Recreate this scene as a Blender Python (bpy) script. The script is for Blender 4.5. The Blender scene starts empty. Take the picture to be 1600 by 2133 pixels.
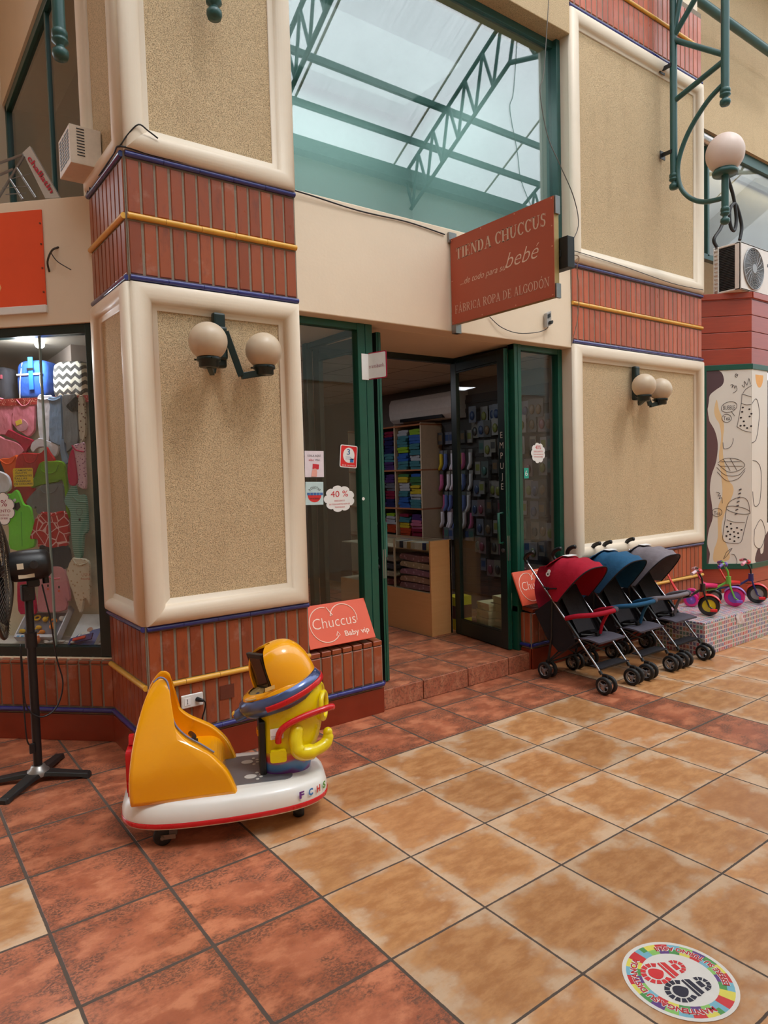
import bpy, math, random
from mathutils import Matrix, Vector
random.seed(7)
S = bpy.context.scene
COL = S.collection
PI = math.pi
# ---------------- camera ----------------
CAM = Vector((-2.575, -3.044, 1.586)); YAW, PITCH, ROLL, FPX = (math.radians(36.659), math.radians(-3.165), math.radians(-1.566), 1438.09)
_f = Vector((math.sin(YAW)*math.cos(PITCH), math.cos(YAW)*math.cos(PITCH), math.sin(PITCH)))
_r = Vector((math.cos(YAW), -math.sin(YAW), 0)); _u = _r.cross(_f)
_r2 = _r*math.cos(ROLL)+_u*math.sin(ROLL); _u2 = -_r*math.sin(ROLL)+_u*math.cos(ROLL)
cd = bpy.data.cameras.new('camera'); cam = bpy.data.objects.new('camera', cd); COL.objects.link(cam); S.camera = cam
cd.sensor_fit = 'HORIZONTAL'; cd.sensor_width = 36; cd.lens = FPX/1600*36; cd.clip_start = .02; cd.clip_end = 200
cam.matrix_world = Matrix(((_r2.x, _u2.x, -_f.x, CAM.x), (_r2.y, _u2.y, -_f.y, CAM.y), (_r2.z, _u2.z, -_f.z, CAM.z), (0, 0, 0, 1)))
# ---------------- world, exposure, lamps ----------------
S.view_settings.view_transform = 'Standard'; S.view_settings.look = 'None'; S.view_settings.gamma = 1; S.view_settings.use_curve_mapping = False
S.view_settings.exposure = 0.32
S.cycles.max_bounces = 10; S.cycles.transparent_max_bounces = 16; S.cycles.diffuse_bounces = 4; S.cycles.glossy_bounces = 4
S.cycles.caustics_reflective = False; S.cycles.caustics_refractive = False; S.cycles.sample_clamp_indirect = 6
W = bpy.data.worlds.new('overcast_sky'); S.world = W; W.use_nodes = True
_n = W.node_tree.nodes; _l = W.node_tree.links; _n.clear()
_o = _n.new('ShaderNodeOutputWorld'); _b = _n.new('ShaderNodeBackground'); _tc = _n.new('ShaderNodeTexCoord'); _sx = _n.new('ShaderNodeSeparateXYZ'); _mr = _n.new('ShaderNodeMapRange')
_mr.inputs['From Min'].default_value = 0.0; _mr.inputs['From Max'].default_value = .5; _mr.inputs['To Min'].default_value = 0.25; _mr.inputs['To Max'].default_value = 1.0
SKY = 4.3
_mm = _n.new('ShaderNodeMath'); _mm.operation = 'MULTIPLY'; _mm.inputs[1].default_value = SKY
_l.new(_tc.outputs['Generated'], _sx.inputs[0]); _l.new(_sx.outputs['Z'], _mr.inputs['Value']); _l.new(_mr.outputs[0], _mm.inputs[0])
_b.inputs['Color'].default_value = (.93, .975, 1.04, 1); _l.new(_mm.outputs[0], _b.inputs['Strength']); _l.new(_b.outputs[0], _o.inputs[0])
def area_lamp(name, loc, sx, sy, power, col=(1, .95, .88), rot=(0, 0, 0)):
    d = bpy.data.lights.new(name, 'AREA'); d.shape = 'RECTANGLE'; d.size = sx; d.size_y = sy; d.energy = power; d.color = col
    o = bpy.data.objects.new(name, d); o.location = loc; o.rotation_euler = rot; COL.objects.link(o); return o
area_lamp('shop_fill_light', (.9, 3.6, 2.6), 1.2, .3, 13, (.9, .93, 1))  # added fill for the dark shop interior, as is the next one; no fixture
area_lamp('shop_fill_light', (2.0, 2.0, 2.6), .3, .3, 2, (.9, .93, 1))
sd = bpy.data.lights.new('sun_through_roof', 'SUN'); sd.energy = 2.9; sd.angle = math.radians(11); sd.color = (1, .98, .96); so = bpy.data.objects.new('sun_through_roof', sd); so.rotation_euler = Vector((.16, -.50, 1)).to_track_quat('Z', 'Y').to_euler(); COL.objects.link(so)
area_lamp('upstairs_fill_light', (.8, 1.9, 5.15), 2.0, .8, 40, (.93, 1, .98))  # added in the upstairs room to haze the upper window; no fixture there
area_lamp('upstairs_fill_light', (6.4, 1.3, 5.2), 2.5, .2, 10, (1, .96, .9))  # fill light behind the other upstairs window, also without a fixture
# ---------------- pixel on a real plane -> world point ----------------
def ray(px, py): return _f+(px-800)/FPX*_r2-(py-1066.5)/FPX*_u2
def onp(px, py, p, n):
    d = ray(px, py); n = Vector(n); return CAM+d*((Vector(p)-CAM).dot(n)/d.dot(n))
def pz(px, py, z=0): return onp(px, py, (0, 0, z), (0, 0, 1))
def py_(px, py, y): return onp(px, py, (0, y, 0), (0, 1, 0))
def px_(px, py, x): return onp(px, py, (x, 0, 0), (1, 0, 0))
# ---------------- shader helper ----------------
class Sh:
    def __init__(s, name):
        s.m = bpy.data.materials.new(name); s.m.use_nodes = True; s.n = s.m.node_tree.nodes; s.l = s.m.node_tree.links
        s.b = s.n['Principled BSDF']; s.o = s.n['Material Output']
    def put(s, sock, v):
        if isinstance(v, bpy.types.NodeSocket): s.l.new(v, sock)
        elif isinstance(v, (tuple, list)) and len(v) == 3 and sock.type == 'RGBA': sock.default_value = (*v, 1)
        else: sock.default_value = v
    def math(s, op, a, b=0.0, c=0.0):
        n = s.n.new('ShaderNodeMath'); n.operation = op
        for i, v in enumerate((a, b, c)): s.put(n.inputs[i], v)
        return n.outputs[0]
    def coord(s, k='Object'): return s.n.new('ShaderNodeTexCoord').outputs[k]
    def xyz(s, v):
        n = s.n.new('ShaderNodeSeparateXYZ'); s.put(n.inputs[0], v); return n.outputs
    def vec(s, x, y, z=0.0):
        n = s.n.new('ShaderNodeCombineXYZ'); s.put(n.inputs[0], x); s.put(n.inputs[1], y); s.put(n.inputs[2], z); return n.outputs[0]
    def mapv(s, v, sc=(1, 1, 1), loc=(0, 0, 0), rot=(0, 0, 0)):
        n = s.n.new('ShaderNodeMapping'); s.put(n.inputs[0], v); n.inputs['Scale'].default_value = sc; n.inputs['Location'].default_value = loc; n.inputs['Rotation'].default_value = rot; return n.outputs[0]
    def noise(s, v, scale, detail=4, rough=.6, col=False):
        n = s.n.new('ShaderNodeTexNoise'); s.put(n.inputs['Vector'], v); n.inputs['Scale'].default_value = scale; n.inputs['Detail'].default_value = detail; n.inputs['Roughness'].default_value = rough
        return n.outputs['Color' if col else 'Fac']
    def voro(s, v, scale, out='Distance', feat='F1'):
        n = s.n.new('ShaderNodeTexVoronoi'); n.feature = feat; s.put(n.inputs['Vector'], v); n.inputs['Scale'].default_value = scale; return n.outputs[out]
    def white(s, v, out='Value'):
        n = s.n.new('ShaderNodeTexWhiteNoise'); n.noise_dimensions = '3D'; s.put(n.inputs['Vector'], v); return n.outputs[out]
    def ss(s, v, a, b, t0=0.0, t1=1.0):
        n = s.n.new('ShaderNodeMapRange'); n.interpolation_type = 'SMOOTHSTEP'; s.put(n.inputs['Value'], v); s.put(n.inputs['From Min'], a); s.put(n.inputs['From Max'], b); n.inputs['To Min'].default_value = t0; n.inputs['To Max'].default_value = t1; return n.outputs[0]
    def mix(s, f, a, b):
        n = s.n.new('ShaderNodeMix'); n.data_type = 'RGBA'; s.put(n.inputs[0], f); s.put(n.inputs[6], a); s.put(n.inputs[7], b); return n.outputs[2]
    def mulc(s, c, v):
        n = s.n.new('ShaderNodeVectorMath'); n.operation = 'SCALE'; s.put(n.inputs[0], c); s.put(n.inputs['Scale'], v); return n.outputs[0]
    def island(s): return s.n.new('ShaderNodeNewGeometry').outputs['Random Per Island']
    def bump(s, h, strength=.3, dist=.01):
        n = s.n.new('ShaderNodeBump'); s.put(n.inputs['Height'], h); n.inputs['Strength'].default_value = strength; n.inputs['Distance'].default_value = dist
        s.l.new(n.outputs[0], s.b.inputs['Normal'])
    def base(s, c, rough=.5, metal=0.0, coat=0.0, spec=.5):
        s.put(s.b.inputs['Base Color'], c); s.put(s.b.inputs['Roughness'], rough); s.put(s.b.inputs['Metallic'], metal); s.put(s.b.inputs['Coat Weight'], coat); s.put(s.b.inputs['Specular IOR Level'], spec); return s.m
def lin(r, g, b): return tuple((c/255/12.92 if c/255 <= .04045 else ((c/255+.055)/1.055)**2.4) for c in (r, g, b))
_mc = {}
def pm(c, rough=.5, metal=0.0, var=.12, sc=30, bump=0.0, bsc=80, coat=0.0, spec=.5):
    """everyday material: sRGB colour with slight noise wear"""
    k = (c, rough, metal, var, sc, bump, bsc, coat, spec)
    if k in _mc: return _mc[k]
    s = Sh('surface_%d_%d_%d' % c); co = s.coord(); nz = s.noise(co, sc, 3)
    v = s.math('MULTIPLY_ADD', nz, var*2, 1-var)
    if bump: s.bump(s.noise(co, bsc, 3), bump, .004)
    s.base(s.mulc(lin(*c), v), s.math('MULTIPLY_ADD', nz, .1, rough-.05), metal, coat, spec); _mc[k] = s.m; return s.m
# ---------------- mesh builder ----------------
def FR(o, u=(1, 0, 0), v=(0, 0, 1)):
    u = Vector(u).normalized(); v = Vector(v).normalized(); n = u.cross(v).normalized(); o = Vector(o)
    return Matrix(((u.x, v.x, n.x, o.x), (u.y, v.y, n.y, o.y), (u.z, v.z, n.z, o.z), (0, 0, 0, 1)))
def ROT(o, rz=0, rx=0, ry=0): return Matrix.Translation(Vector(o)) @ Matrix.Rotation(rz, 4, 'Z') @ Matrix.Rotation(ry, 4, 'Y') @ Matrix.Rotation(rx, 4, 'X')
class B:
    def __init__(s, M=None): s.V = []; s.F = []; s.mi = []; s.sm = []; s.M = M or Matrix.Identity(4)
    def add(s, vs, fs, mi=0, smooth=False):
        k = len(s.V); s.V += [s.M @ Vector(v) for v in vs]; s.F += [tuple(i+k for i in f) for f in fs]; s.mi += [mi]*len(fs); s.sm += [smooth]*len(fs); return s
    def box(s, a, b, mi=0):
        x0, y0, z0 = a; x1, y1, z1 = b
        return s.add([(x0, y0, z0), (x1, y0, z0), (x1, y1, z0), (x0, y1, z0), (x0, y0, z1), (x1, y0, z1), (x1, y1, z1), (x0, y1, z1)],
                     [(3, 2, 1, 0), (4, 5, 6, 7), (0, 1, 5, 4), (1, 2, 6, 5), (2, 3, 7, 6), (3, 0, 4, 7)], mi)
    def brick(s, x0, x1, z0, z1, d, c=.003, mi=0, y0=0.0):
        """in a plane frame (u, z, n): a chamfered block standing d proud"""
        return s.add([(x0, z0, y0), (x1, z0, y0), (x1, z1, y0), (x0, z1, y0), (x0, z0, d-c), (x1, z0, d-c), (x1, z1, d-c), (x0, z1, d-c), (x0+c, z0+c, d), (x1-c, z0+c, d), (x1-c, z1-c, d), (x0+c, z1-c, d)],
                     [(8, 9, 10, 11), (4, 5, 9, 8), (5, 6, 10, 9), (6, 7, 11, 10), (7, 4, 8, 11), (0, 1, 5, 4), (1, 2, 6, 5), (2, 3, 7, 6), (3, 0, 4, 7)], mi)
    def loft(s, rings, mi=0, closed=True, cap=True, smooth=True):
        n = len(rings[0]); vs = [v for r in rings for v in r]; fs = []
        for i in range(len(rings)-1):
            for j in range(n if closed else n-1):
                a = i*n+j; b = i*n+(j+1) % n; fs.append((a, b, b+n, a+n))
        s.add(vs, fs, mi, smooth)
        if cap and closed:
            s.add(rings[0], [tuple(range(n))[::-1]], mi); s.add(rings[-1], [tuple(range(n))], mi)
        return s
    def tube(s, pts, r=.01, n=8, mi=0, closed=False, cap=True):
        P = [Vector(p) for p in pts]; R_ = r if isinstance(r, (list, tuple)) else [r]*len(P); rings = []; up = None
        for i, p in enumerate(P):
            a = P[i-1] if (i > 0 or closed) else P[i]; b = P[(i+1) % len(P)] if (i < len(P)-1 or closed) else P[i]
            t = (b-a).normalized() if (b-a).length > 1e-9 else Vector((0, 0, 1))
            if up is None: up = t.orthogonal().normalized()
            up = (up-t*up.dot(t)); up = up.normalized() if up.length > 1e-6 else t.orthogonal().normalized()
            w = t.cross(up); rings.append([p+(up*math.cos(2*PI*k/n)+w*math.sin(2*PI*k/n))*R_[i] for k in range(n)])
        if closed: rings.append(rings[0]); cap = False
        return s.loft(rings, mi, True, cap)
    def cyl(s, p0, p1, r, r1=None, n=16, mi=0): return s.tube([p0, p1], [r, r if r1 is None else r1], n, mi)
    def lathe(s, prof, c=(0, 0, 0), n=24, mi=0, axis='z', cap=True):
        c = Vector(c); rings = []
        for (r, z) in prof:
            ring = []
            for k in range(n):
                a = 2*PI*k/n; x, y = r*math.cos(a), r*math.sin(a)
                ring.append(c+Vector({'z': (x, y, z), 'x': (z, x, y), 'y': (y, z, x)}[axis]))
            rings.append(ring)
        return s.loft(rings, mi, True, cap)
    def ball(s, c, r, nu=20, nv=12, mi=0):
        r = (r, r, r) if not isinstance(r, (tuple, list)) else r; c = Vector(c)
        return s.loft([[c+Vector((r[0]*math.sin(PI*(j+.001)/(nv+.002))*math.cos(2*PI*i/nu), r[1]*math.sin(PI*(j+.001)/(nv+.002))*math.sin(2*PI*i/nu), -r[2]*math.cos(PI*(j+.001)/(nv+.002)))) for i in range(nu)] for j in range(nv+1)], mi)
    def prism(s, poly, d0, d1, mi=0, smooth=False):
        """polygon in the frame's (x, y), extruded along z"""
        n = len(poly); a = sum(poly[i][0]*poly[(i+1) % n][1]-poly[(i+1) % n][0]*poly[i][1] for i in range(n))
        if a < 0: poly = poly[::-1]
        vs = [(x, y, d0) for x, y in poly]+[(x, y, d1) for x, y in poly]
        s.add(vs, [tuple(range(n))[::-1], tuple(range(n, 2*n))], mi)
        return s.add(vs, [(i, (i+1) % n, (i+1) % n+n, i+n) for i in range(n)], mi, smooth)
    def grid(s, f, nu, nv, mi=0, smooth=True):
        return s.loft([[f(i/nu, j/nv) for i in range(nu+1)] for j in range(nv+1)], mi, False, False, smooth)
    def sheet(s, f, nu, nv, th, mi=0):
        """a surface with real thickness"""
        s.grid(lambda u, v: f(u, v, 0), nu, nv, mi); s.grid(lambda u, v: f(1-u, v, th), nu, nv, mi)
        e = [(i/nu, 0) for i in range(nu+1)]+[(1, j/nv) for j in range(1, nv+1)]+[(1-i/nu, 1) for i in range(1, nu+1)]+[(0, 1-j/nv) for j in range(1, nv+1)]
        return s.loft([[f(u, v, 0) for u, v in e], [f(u, v, th) for u, v in e]], mi, False, False)
    def text(s, body, x, y, h, w=None, z=.001, mi=0, align='c', shear=0.0, warp=None, bold=0.0):
        vs, fs = glyphs(body, bold)
        if not vs: return s
        xs = [v[0] for v in vs]; x0, x1 = min(xs), max(xs); sy = h/.73; sx = sy if w is None else w/(x1-x0)
        off = {'c': -(x0+x1)/2, 'l': -x0, 'r': -x1}[align]
        P = [((vx+off)*sx+shear*vy*sy, vy*sy) for vx, vy in vs]
        P = [warp(a, b) if warp else (x+a, y+b) for a, b in P]
        return s.add([(a, b, z) for a, b in P], fs, mi)
    def build(s, name, mats, parent=None, loc=None, bevel=0.0, seg=2, subsurf=0):
        me = bpy.data.meshes.new(name); o = bpy.data.objects.new(name, me); COL.objects.link(o)
        off = Vector(loc) if loc is not None else (Vector(parent['_o']) if (parent is not None and '_o' in parent) else Vector((0, 0, 0)))
        me.from_pydata([v-off for v in s.V], [], s.F)
        mats = mats if isinstance(mats, (list, tuple)) else [mats]
        for m in mats: me.materials.append(m)
        me.polygons.foreach_set('material_index', s.mi); me.polygons.foreach_set('use_smooth', s.sm); me.update()
        if parent is not None:
            o.parent = parent; o['_o'] = list(off)
        else:
            o.location = off; o['_o'] = list(off)
        if bevel:
            b = o.modifiers.new('edge', 'BEVEL'); b.width = bevel; b.segments = seg; b.limit_method = 'ANGLE'; b.angle_limit = .6; b.harden_normals = False
        if subsurf:
            m = o.modifiers.new('smooth', 'SUBSURF'); m.levels = subsurf; m.render_levels = subsurf
        return o
_gc = {}
def glyphs(body, bold=0.0):
    k = (body, bold)
    if k not in _gc:
        c = bpy.data.curves.new('t', 'FONT'); c.body = body; c.size = 1; c.offset = bold; c.resolution_u = 3; o = bpy.data.objects.new('t', c); COL.objects.link(o)
        bpy.context.view_layer.update(); me = bpy.data.meshes.new_from_object(o.evaluated_get(bpy.context.evaluated_depsgraph_get()))
        _gc[k] = ([(v.co.x, v.co.y) for v in me.vertices], [tuple(p.vertices) for p in me.polygons]); bpy.data.objects.remove(o); bpy.data.meshes.remove(me)
    return _gc[k]
def tag(o, label, cat, group=None, kind=None):
    o['label'] = label; o['category'] = cat
    if group: o['group'] = group
    if kind: o['kind'] = kind
    return o
def thing(name, label, cat, loc=(0, 0, 0), group=None):
    o = bpy.data.objects.new(name, None); COL.objects.link(o); o.location = loc; o['_o'] = list(loc); o.empty_display_size = .05; return tag(o, label, cat, group)
def solo(name, b, mats, label, cat, group=None, bevel=0.0, kind=None, loc=None, **k):
    if loc is None:
        n = len(b.V); loc = (sum(v.x for v in b.V)/n, sum(v.y for v in b.V)/n, min(v.z for v in b.V))
    return tag(b.build(name, mats, None, loc, bevel, **k), label, cat, group, kind)
def struct(name, b, mats, parent=None, bevel=0.0):
    o = b.build(name, mats, parent, None, bevel); 
    if parent is None: o['kind'] = 'structure'
    return o
def dup(o, loc=None, rz=None, label=None, parent=None, scale=None):
    c = o.copy(); COL.objects.link(c)
    if parent is not None: c.parent = parent
    for ch in [x for x in bpy.data.objects if x.parent == o]: dup(ch, parent=c)
    if loc is not None: c.location = loc; c['_o'] = list(loc)
    if rz is not None: c.rotation_euler = (0, 0, rz)
    if scale: c.scale = scale
    if label: c['label'] = label
    return c
def rrect(x0, y0, x1, y1, r, n=4):
    P = []
    for cx, cy, a in ((x1-r, y1-r, 0), (x0+r, y1-r, 1), (x0+r, y0+r, 2), (x1-r, y0+r, 3)):
        for k in range(n+1): t = (a+k/n)*PI/2; P.append((cx+r*math.cos(t), cy+r*math.sin(t)))
    return P
def circ(cx, cy, r, n=24, ry=None): return [(cx+r*math.cos(2*PI*k/n), cy+(ry or r)*math.sin(2*PI*k/n)) for k in range(n)]
def spline(P, n=6, closed=False):
    P = [Vector(p) for p in P]; out = []; m = len(P)
    for i in range(m if closed else m-1):
        p0 = P[(i-1) % m] if (closed or i > 0) else P[0]; p1 = P[i]; p2 = P[(i+1) % m]; p3 = P[(i+2) % m] if (closed or i < m-2) else P[-1]
        for k in range(n):
            t = k/n; out.append(.5*((2*p1)+(p2-p0)*t+(2*p0-5*p1+4*p2-p3)*t*t+(3*p1-p0-3*p2+p3)*t**3))
    if not closed: out.append(P[-1])
    return out
def cloud(cx, cy, w, h, n=9):
    P = []
    for k in range(n*8):
        a = 2*PI*k/(n*8); b = abs(math.sin(n*a/2)); r = .86+.14*b**.55; P.append((cx+w/2*r*math.cos(a)*1.02, cy+h/2*r*math.sin(a)*1.02))
    return P

def seriftext(b, body, x, y, h, w, z, wt=.17, th=.045):
    """roman capitals drawn as strokes with slab serifs, fitted to width w centred on x"""
    S_ = .11
    def V(x0, y0=0, y1=1, k=wt, sf=(1, 1)):
        R_ = [[(x0-k/2, y0), (x0+k/2, y0), (x0+k/2, y1), (x0-k/2, y1)]]
        if sf[0]: R_.append([(x0-k/2-S_, y0), (x0+k/2+S_, y0), (x0+k/2+S_, y0+th), (x0-k/2-S_, y0+th)])
        if sf[1]: R_.append([(x0-k/2-S_, y1-th), (x0+k/2+S_, y1-th), (x0+k/2+S_, y1), (x0-k/2-S_, y1)])
        return R_
    def Hb(x0, x1, y0, k=th): return [[(x0, y0-k/2), (x1, y0-k/2), (x1, y0+k/2), (x0, y0+k/2)]]
    def D(x0, y0, x1, y1, k=wt): return [[(x0-k/2, y0), (x0+k/2, y0), (x1+k/2, y1), (x1-k/2, y1)]]
    def A(cx, cy, rx, ry, a0, a1, k=wt, n=12):
        o = []
        for i in range(n):
            q = []
            for a in (a0+(a1-a0)*i/n, a0+(a1-a0)*(i+1)/n): a = math.radians(a); q.append((cx+rx*math.cos(a), cy+ry*math.sin(a), cx+(rx-k)*math.cos(a), cy+(ry-th*1.3)*math.sin(a)))
            o.append([(q[0][0], q[0][1]), (q[1][0], q[1][1]), (q[1][2], q[1][3]), (q[0][2], q[0][3])])
        return o
    t2 = th*1.2
    G_ = {'T': (.86, V(.43)+Hb(.05, .81, 1-th/2)+V(.07, .72, 1, th, (0, 0))+V(.79, .72, 1, th, (0, 0))), 'I': (.42, V(.21)), 'E': (.80, V(.2)+Hb(.2, .74, th/2)+Hb(.2, .70, 1-th/2)+Hb(.2, .5, .5)+V(.72, 0, .26, th, (0, 0))+V(.68, .76, 1, th, (0, 0))+V(.5, .38, .62, th, (0, 0))),
      'F': (.76, V(.2)+Hb(.2, .70, 1-th/2)+Hb(.2, .5, .5)+V(.68, .76, 1, th, (0, 0))+V(.5, .38, .62, th, (0, 0))), 'N': (1.0, V(.17, k=t2)+V(.83, k=t2, sf=(0, 1))+D(.80, 0, .20, 1)), 'D': (.95, V(.2)+A(.36, .5, .5, .5, -90, 90)+Hb(.2, .38, th/2)+Hb(.2, .38, 1-th/2)),
      'A': (.95, D(.14, 0, .45, 1, t2)+D(.78, 0, .47, 1)+Hb(.25, .68, .34)+Hb(.0, .30, th/2)+Hb(.6, .95, th/2)), 'C': (.88, A(.48, .5, .44, .5, 42, 318)+V(.82, .68, .98, th, (0, 0))), 'G': (.95, A(.48, .5, .44, .5, 42, 318)+V(.82, .68, .98, th, (0, 0))+V(.78, .04, .45, sf=(0, 1))),
      'H': (1.02, V(.2)+V(.82)+Hb(.2, .82, .5)), 'U': (.95, V(.2, .35, 1, sf=(0, 1))+V(.78, .35, 1, t2, (0, 1))+A(.46, .38, .35, .38, 180, 360, wt*.8)), 'S': (.68, A(.33, .74, .27, .26, 30, 270, wt*.8)+A(.35, .26, .28, .28, -150, 90, wt*.8)+V(.6, .74, .96, th, (0, 0))+V(.07, .04, .28, th, (0, 0))),
      'B': (.85, V(.2)+A(.38, .75, .36, .25, -90, 90)+A(.38, .26, .42, .27, -90, 90)+Hb(.2, .4, th/2)+Hb(.2, .4, 1-th/2)+Hb(.2, .4, .51)), 'R': (.92, V(.2)+A(.38, .74, .38, .26, -90, 90)+Hb(.2, .4, 1-th/2)+Hb(.2, .4, .5)+D(.78, 0, .44, .5)+Hb(.72, .95, th/2)), 'P': (.80, V(.2)+A(.38, .73, .38, .27, -90, 90)+Hb(.2, .4, 1-th/2)+Hb(.2, .4, .475)),
      'O': (.98, A(.49, .5, .45, .5, 0, 360, n=24)), 'L': (.76, V(.2)+Hb(.2, .70, th/2)+V(.70, 0, .26, th, (0, 0))), ' ': (.40, [])}
    X = 0; P = []
    for ch in body:
        base = {'Á': 'A', 'Ó': 'O'}.get(ch, ch); wd, qs = G_[base]
        P += [[(X+u, v) for u, v in q] for q in qs]
        if ch != base: P.append([(X+wd*.45, 1.07), (X+wd*.52, 1.07), (X+wd*.70, 1.28), (X+wd*.56, 1.28)])
        X += wd+.06
    sx = w/X
    for q in P:
        a = sum(q[i][0]*q[(i+1) % 4][1]-q[(i+1) % 4][0]*q[i][1] for i in range(4)); q = q if a > 0 else q[::-1]
        b.add([(x-w/2+u*sx, y+v*h, z) for u, v in q], [(0, 1, 2, 3)])
    return b
# ================= shared surfaces =================
T = 0.43
def floor_mat(name, ox, oy, pattern=True):
    s = Sh(name); x, y, z = s.xyz(s.coord()); M = s.math
    u = M('DIVIDE', M('SUBTRACT', x, ox), T); v = M('DIVIDE', M('SUBTRACT', y, oy), T)
    iu = M('FLOOR', u); iv = M('FLOOR', v); fu = M('SUBTRACT', u, iu); fv = M('SUBTRACT', v, iv)
    wob = M('MULTIPLY', M('SUBTRACT', s.noise(s.vec(x, y), 40, 2), .5), .004)
    e = M('MULTIPLY', M('MINIMUM', M('MINIMUM', fu, M('SUBTRACT', 1, fu)), M('MINIMUM', fv, M('SUBTRACT', 1, fv))), T)
    if pattern:
        a1 = M('MULTIPLY', M('GREATER_THAN', iv, -.5), M('LESS_THAN', iu, 3.5)); a2 = M('COMPARE', iu, 3, .2); a3 = M('COMPARE', iu, -4.5, .7)
        par = M('COMPARE', M('ABSOLUTE', M('MODULO', iv, 2)), 0, .2); a4 = M('MULTIPLY', M('LESS_THAN', iu, -5.5), par)
        red = M('MAXIMUM', M('MAXIMUM', a1, a2), M('MAXIMUM', a3, a4))
    else: red = 1.0
    rnd = s.white(s.vec(iu, iv, 1)); rnd2 = s.white(s.vec(iu, iv, 2)); rnd3 = s.white(s.vec(iu, iv, 5))
    cell = s.vec(M('MULTIPLY_ADD', rnd, 30, x), M('MULTIPLY_ADD', rnd2, 30, y), 0)
    n1 = s.noise(cell, 5.5, 4, .55); n2 = s.noise(s.mapv(cell, (1, 2.2, 1), (4, 9, 2)), 9, 5, .65); n3 = s.noise(s.mapv(cell, (1.0, 1.6, 1), (7, 3, 2)), 38, 5, .75)
    # honey tile: cloudy cream margin around a toasted centre
    pale = s.ss(M('ADD', e, M('MULTIPLY', M('SUBTRACT', M('MULTIPLY_ADD', n2, .35, M('MULTIPLY', n1, .65)), .47), .56)), -.01, .095, 1, 0)
    cen = s.mix(s.ss(n2, .35, .68), lin(174, 118, 72), lin(200, 146, 96)); cen = s.mix(s.ss(rnd3, .75, 1.0, 0, .35), cen, lin(192, 128, 84))
    warm = s.mix(M('MULTIPLY', pale, .66), cen, lin(222, 196, 166)); warm = s.mix(s.ss(n3, .5, .8, 0, .35), warm, lin(150, 112, 90))
    # rust tile: dark scorch marks near edges, speckle
    nb = s.noise(s.mapv(cell, (1, 1.5, 1), (3, 1, 8)), 6.5, 5, .62); nf = s.noise(s.mapv(cell, (1, 1.4, 1), (2, 5, 7)), 75, 4, .75)
    sc_ = s.ss(M('ADD', nb, M('MULTIPLY', M('SUBTRACT', .1, e), .9)), .45, .62, 0, .92)
    rust = s.mix(s.ss(n1, .36, .62), lin(164, 92, 64), lin(188, 112, 80)); rust = s.mix(s.ss(nb, .50, .34, 0, .75), rust, lin(208, 134, 98)); rust = s.mix(M('MULTIPLY', sc_, s.ss(nf, .40, .58)), rust, lin(104, 72, 58)); rust = s.mix(s.ss(nf, .56, .72, 0, .35), rust, lin(120, 72, 54))
    tile = s.mix(red, warm, rust); tile = s.mulc(tile, M('MULTIPLY_ADD', rnd, .22, .87))
    gw = M('ADD', M('ADD', .0036, M('MULTIPLY', red, .002)), wob)
    g = s.ss(e, gw, M('ADD', gw, .0016)); col = s.mix(g, lin(84, 70, 60), tile)
    s.bump(M('ADD', M('MULTIPLY', g, .8), M('MULTIPLY', n3, .12)), .5, .006)
    rough = M('ADD', M('MULTIPLY', n2, .25), M('ADD', .22, M('MULTIPLY', M('SUBTRACT', 1, g), .5)))
    return s.base(col, rough, 0, 0, .5)
M_FLOOR = floor_mat('terracotta_and_honey_floor_tiles', 0, 0); M_STEP = floor_mat('terracotta_step_tiles', .033, .632-T*3, False)
def stucco_mat():
    s = Sh('rough_beige_stucco'); c = s.coord(); n = s.noise(c, 95, 5, .7); st = s.noise(s.mapv(c, (1, 1, .22)), 5, 4, .6)
    pit = s.ss(s.noise(s.mapv(c, (1, 1, .8)), 240, 3, .6), .50, .36); s.bump(s.math('SUBTRACT', n, s.math('MULTIPLY', pit, .6)), .8, .008)
    c1 = s.mix(s.ss(st, .5, .8, 0, .25), lin(228, 200, 160), lin(186, 156, 120)); c1 = s.mix(s.math('MULTIPLY', pit, .42), c1, lin(92, 70, 52)); return s.base(c1, .9, 0, 0, .2)
M_STUCCO = stucco_mat()
def cream_mat():
    s = Sh('cream_satin_paint'); c = s.coord(); n = s.noise(c, 3, 5, .6); d = s.noise(c, 28, 3); s.bump(s.noise(c, 60, 3), .12, .003)
    return s.base(s.mix(s.ss(n, .45, .85, 0, .28), lin(234, 218, 196), lin(212, 193, 170)), s.math('MULTIPLY_ADD', d, .1, .42), 0, 0, .4)
M_CREAM = cream_mat(); M_WALLPAINT = pm((234, 214, 188), .6, var=.05, sc=4, bump=.15, bsc=50)
def brick_mat(name, a, b, c, white=.3):
    s = Sh(name); co = s.coord(); r = s.island(); n = s.noise(s.mapv(co, (1, 1, .35)), 22, 4, .65); f = s.noise(co, 7, 4)
    col = s.mix(r, lin(*a), lin(*b)); col = s.mix(s.ss(n, .5, .75, 0, .55), col, lin(*c)); col = s.mix(s.ss(f, .56, .74, 0, white), col, lin(196, 150, 132))
    s.bump(n, .15, .004); return s.base(col, s.math('MULTIPLY_ADD', n, .25, .2), 0, .15, .5)
M_BRICK = brick_mat('glazed_terracotta_bricks', (164, 82, 48), (136, 64, 40), (104, 50, 36), .32)
M_BRICK2 = brick_mat('orange_terracotta_bricks', (194, 92, 54), (170, 78, 46), (142, 64, 42), .15)
M_GROUT = pm((140, 126, 110), .9, var=.2, sc=60, bump=.5)
M_BLUE = pm((40, 44, 118), .18, var=.25, sc=9, coat=.6); M_YEL = pm((226, 168, 62), .3, var=.15, sc=12, coat=.3)
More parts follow.
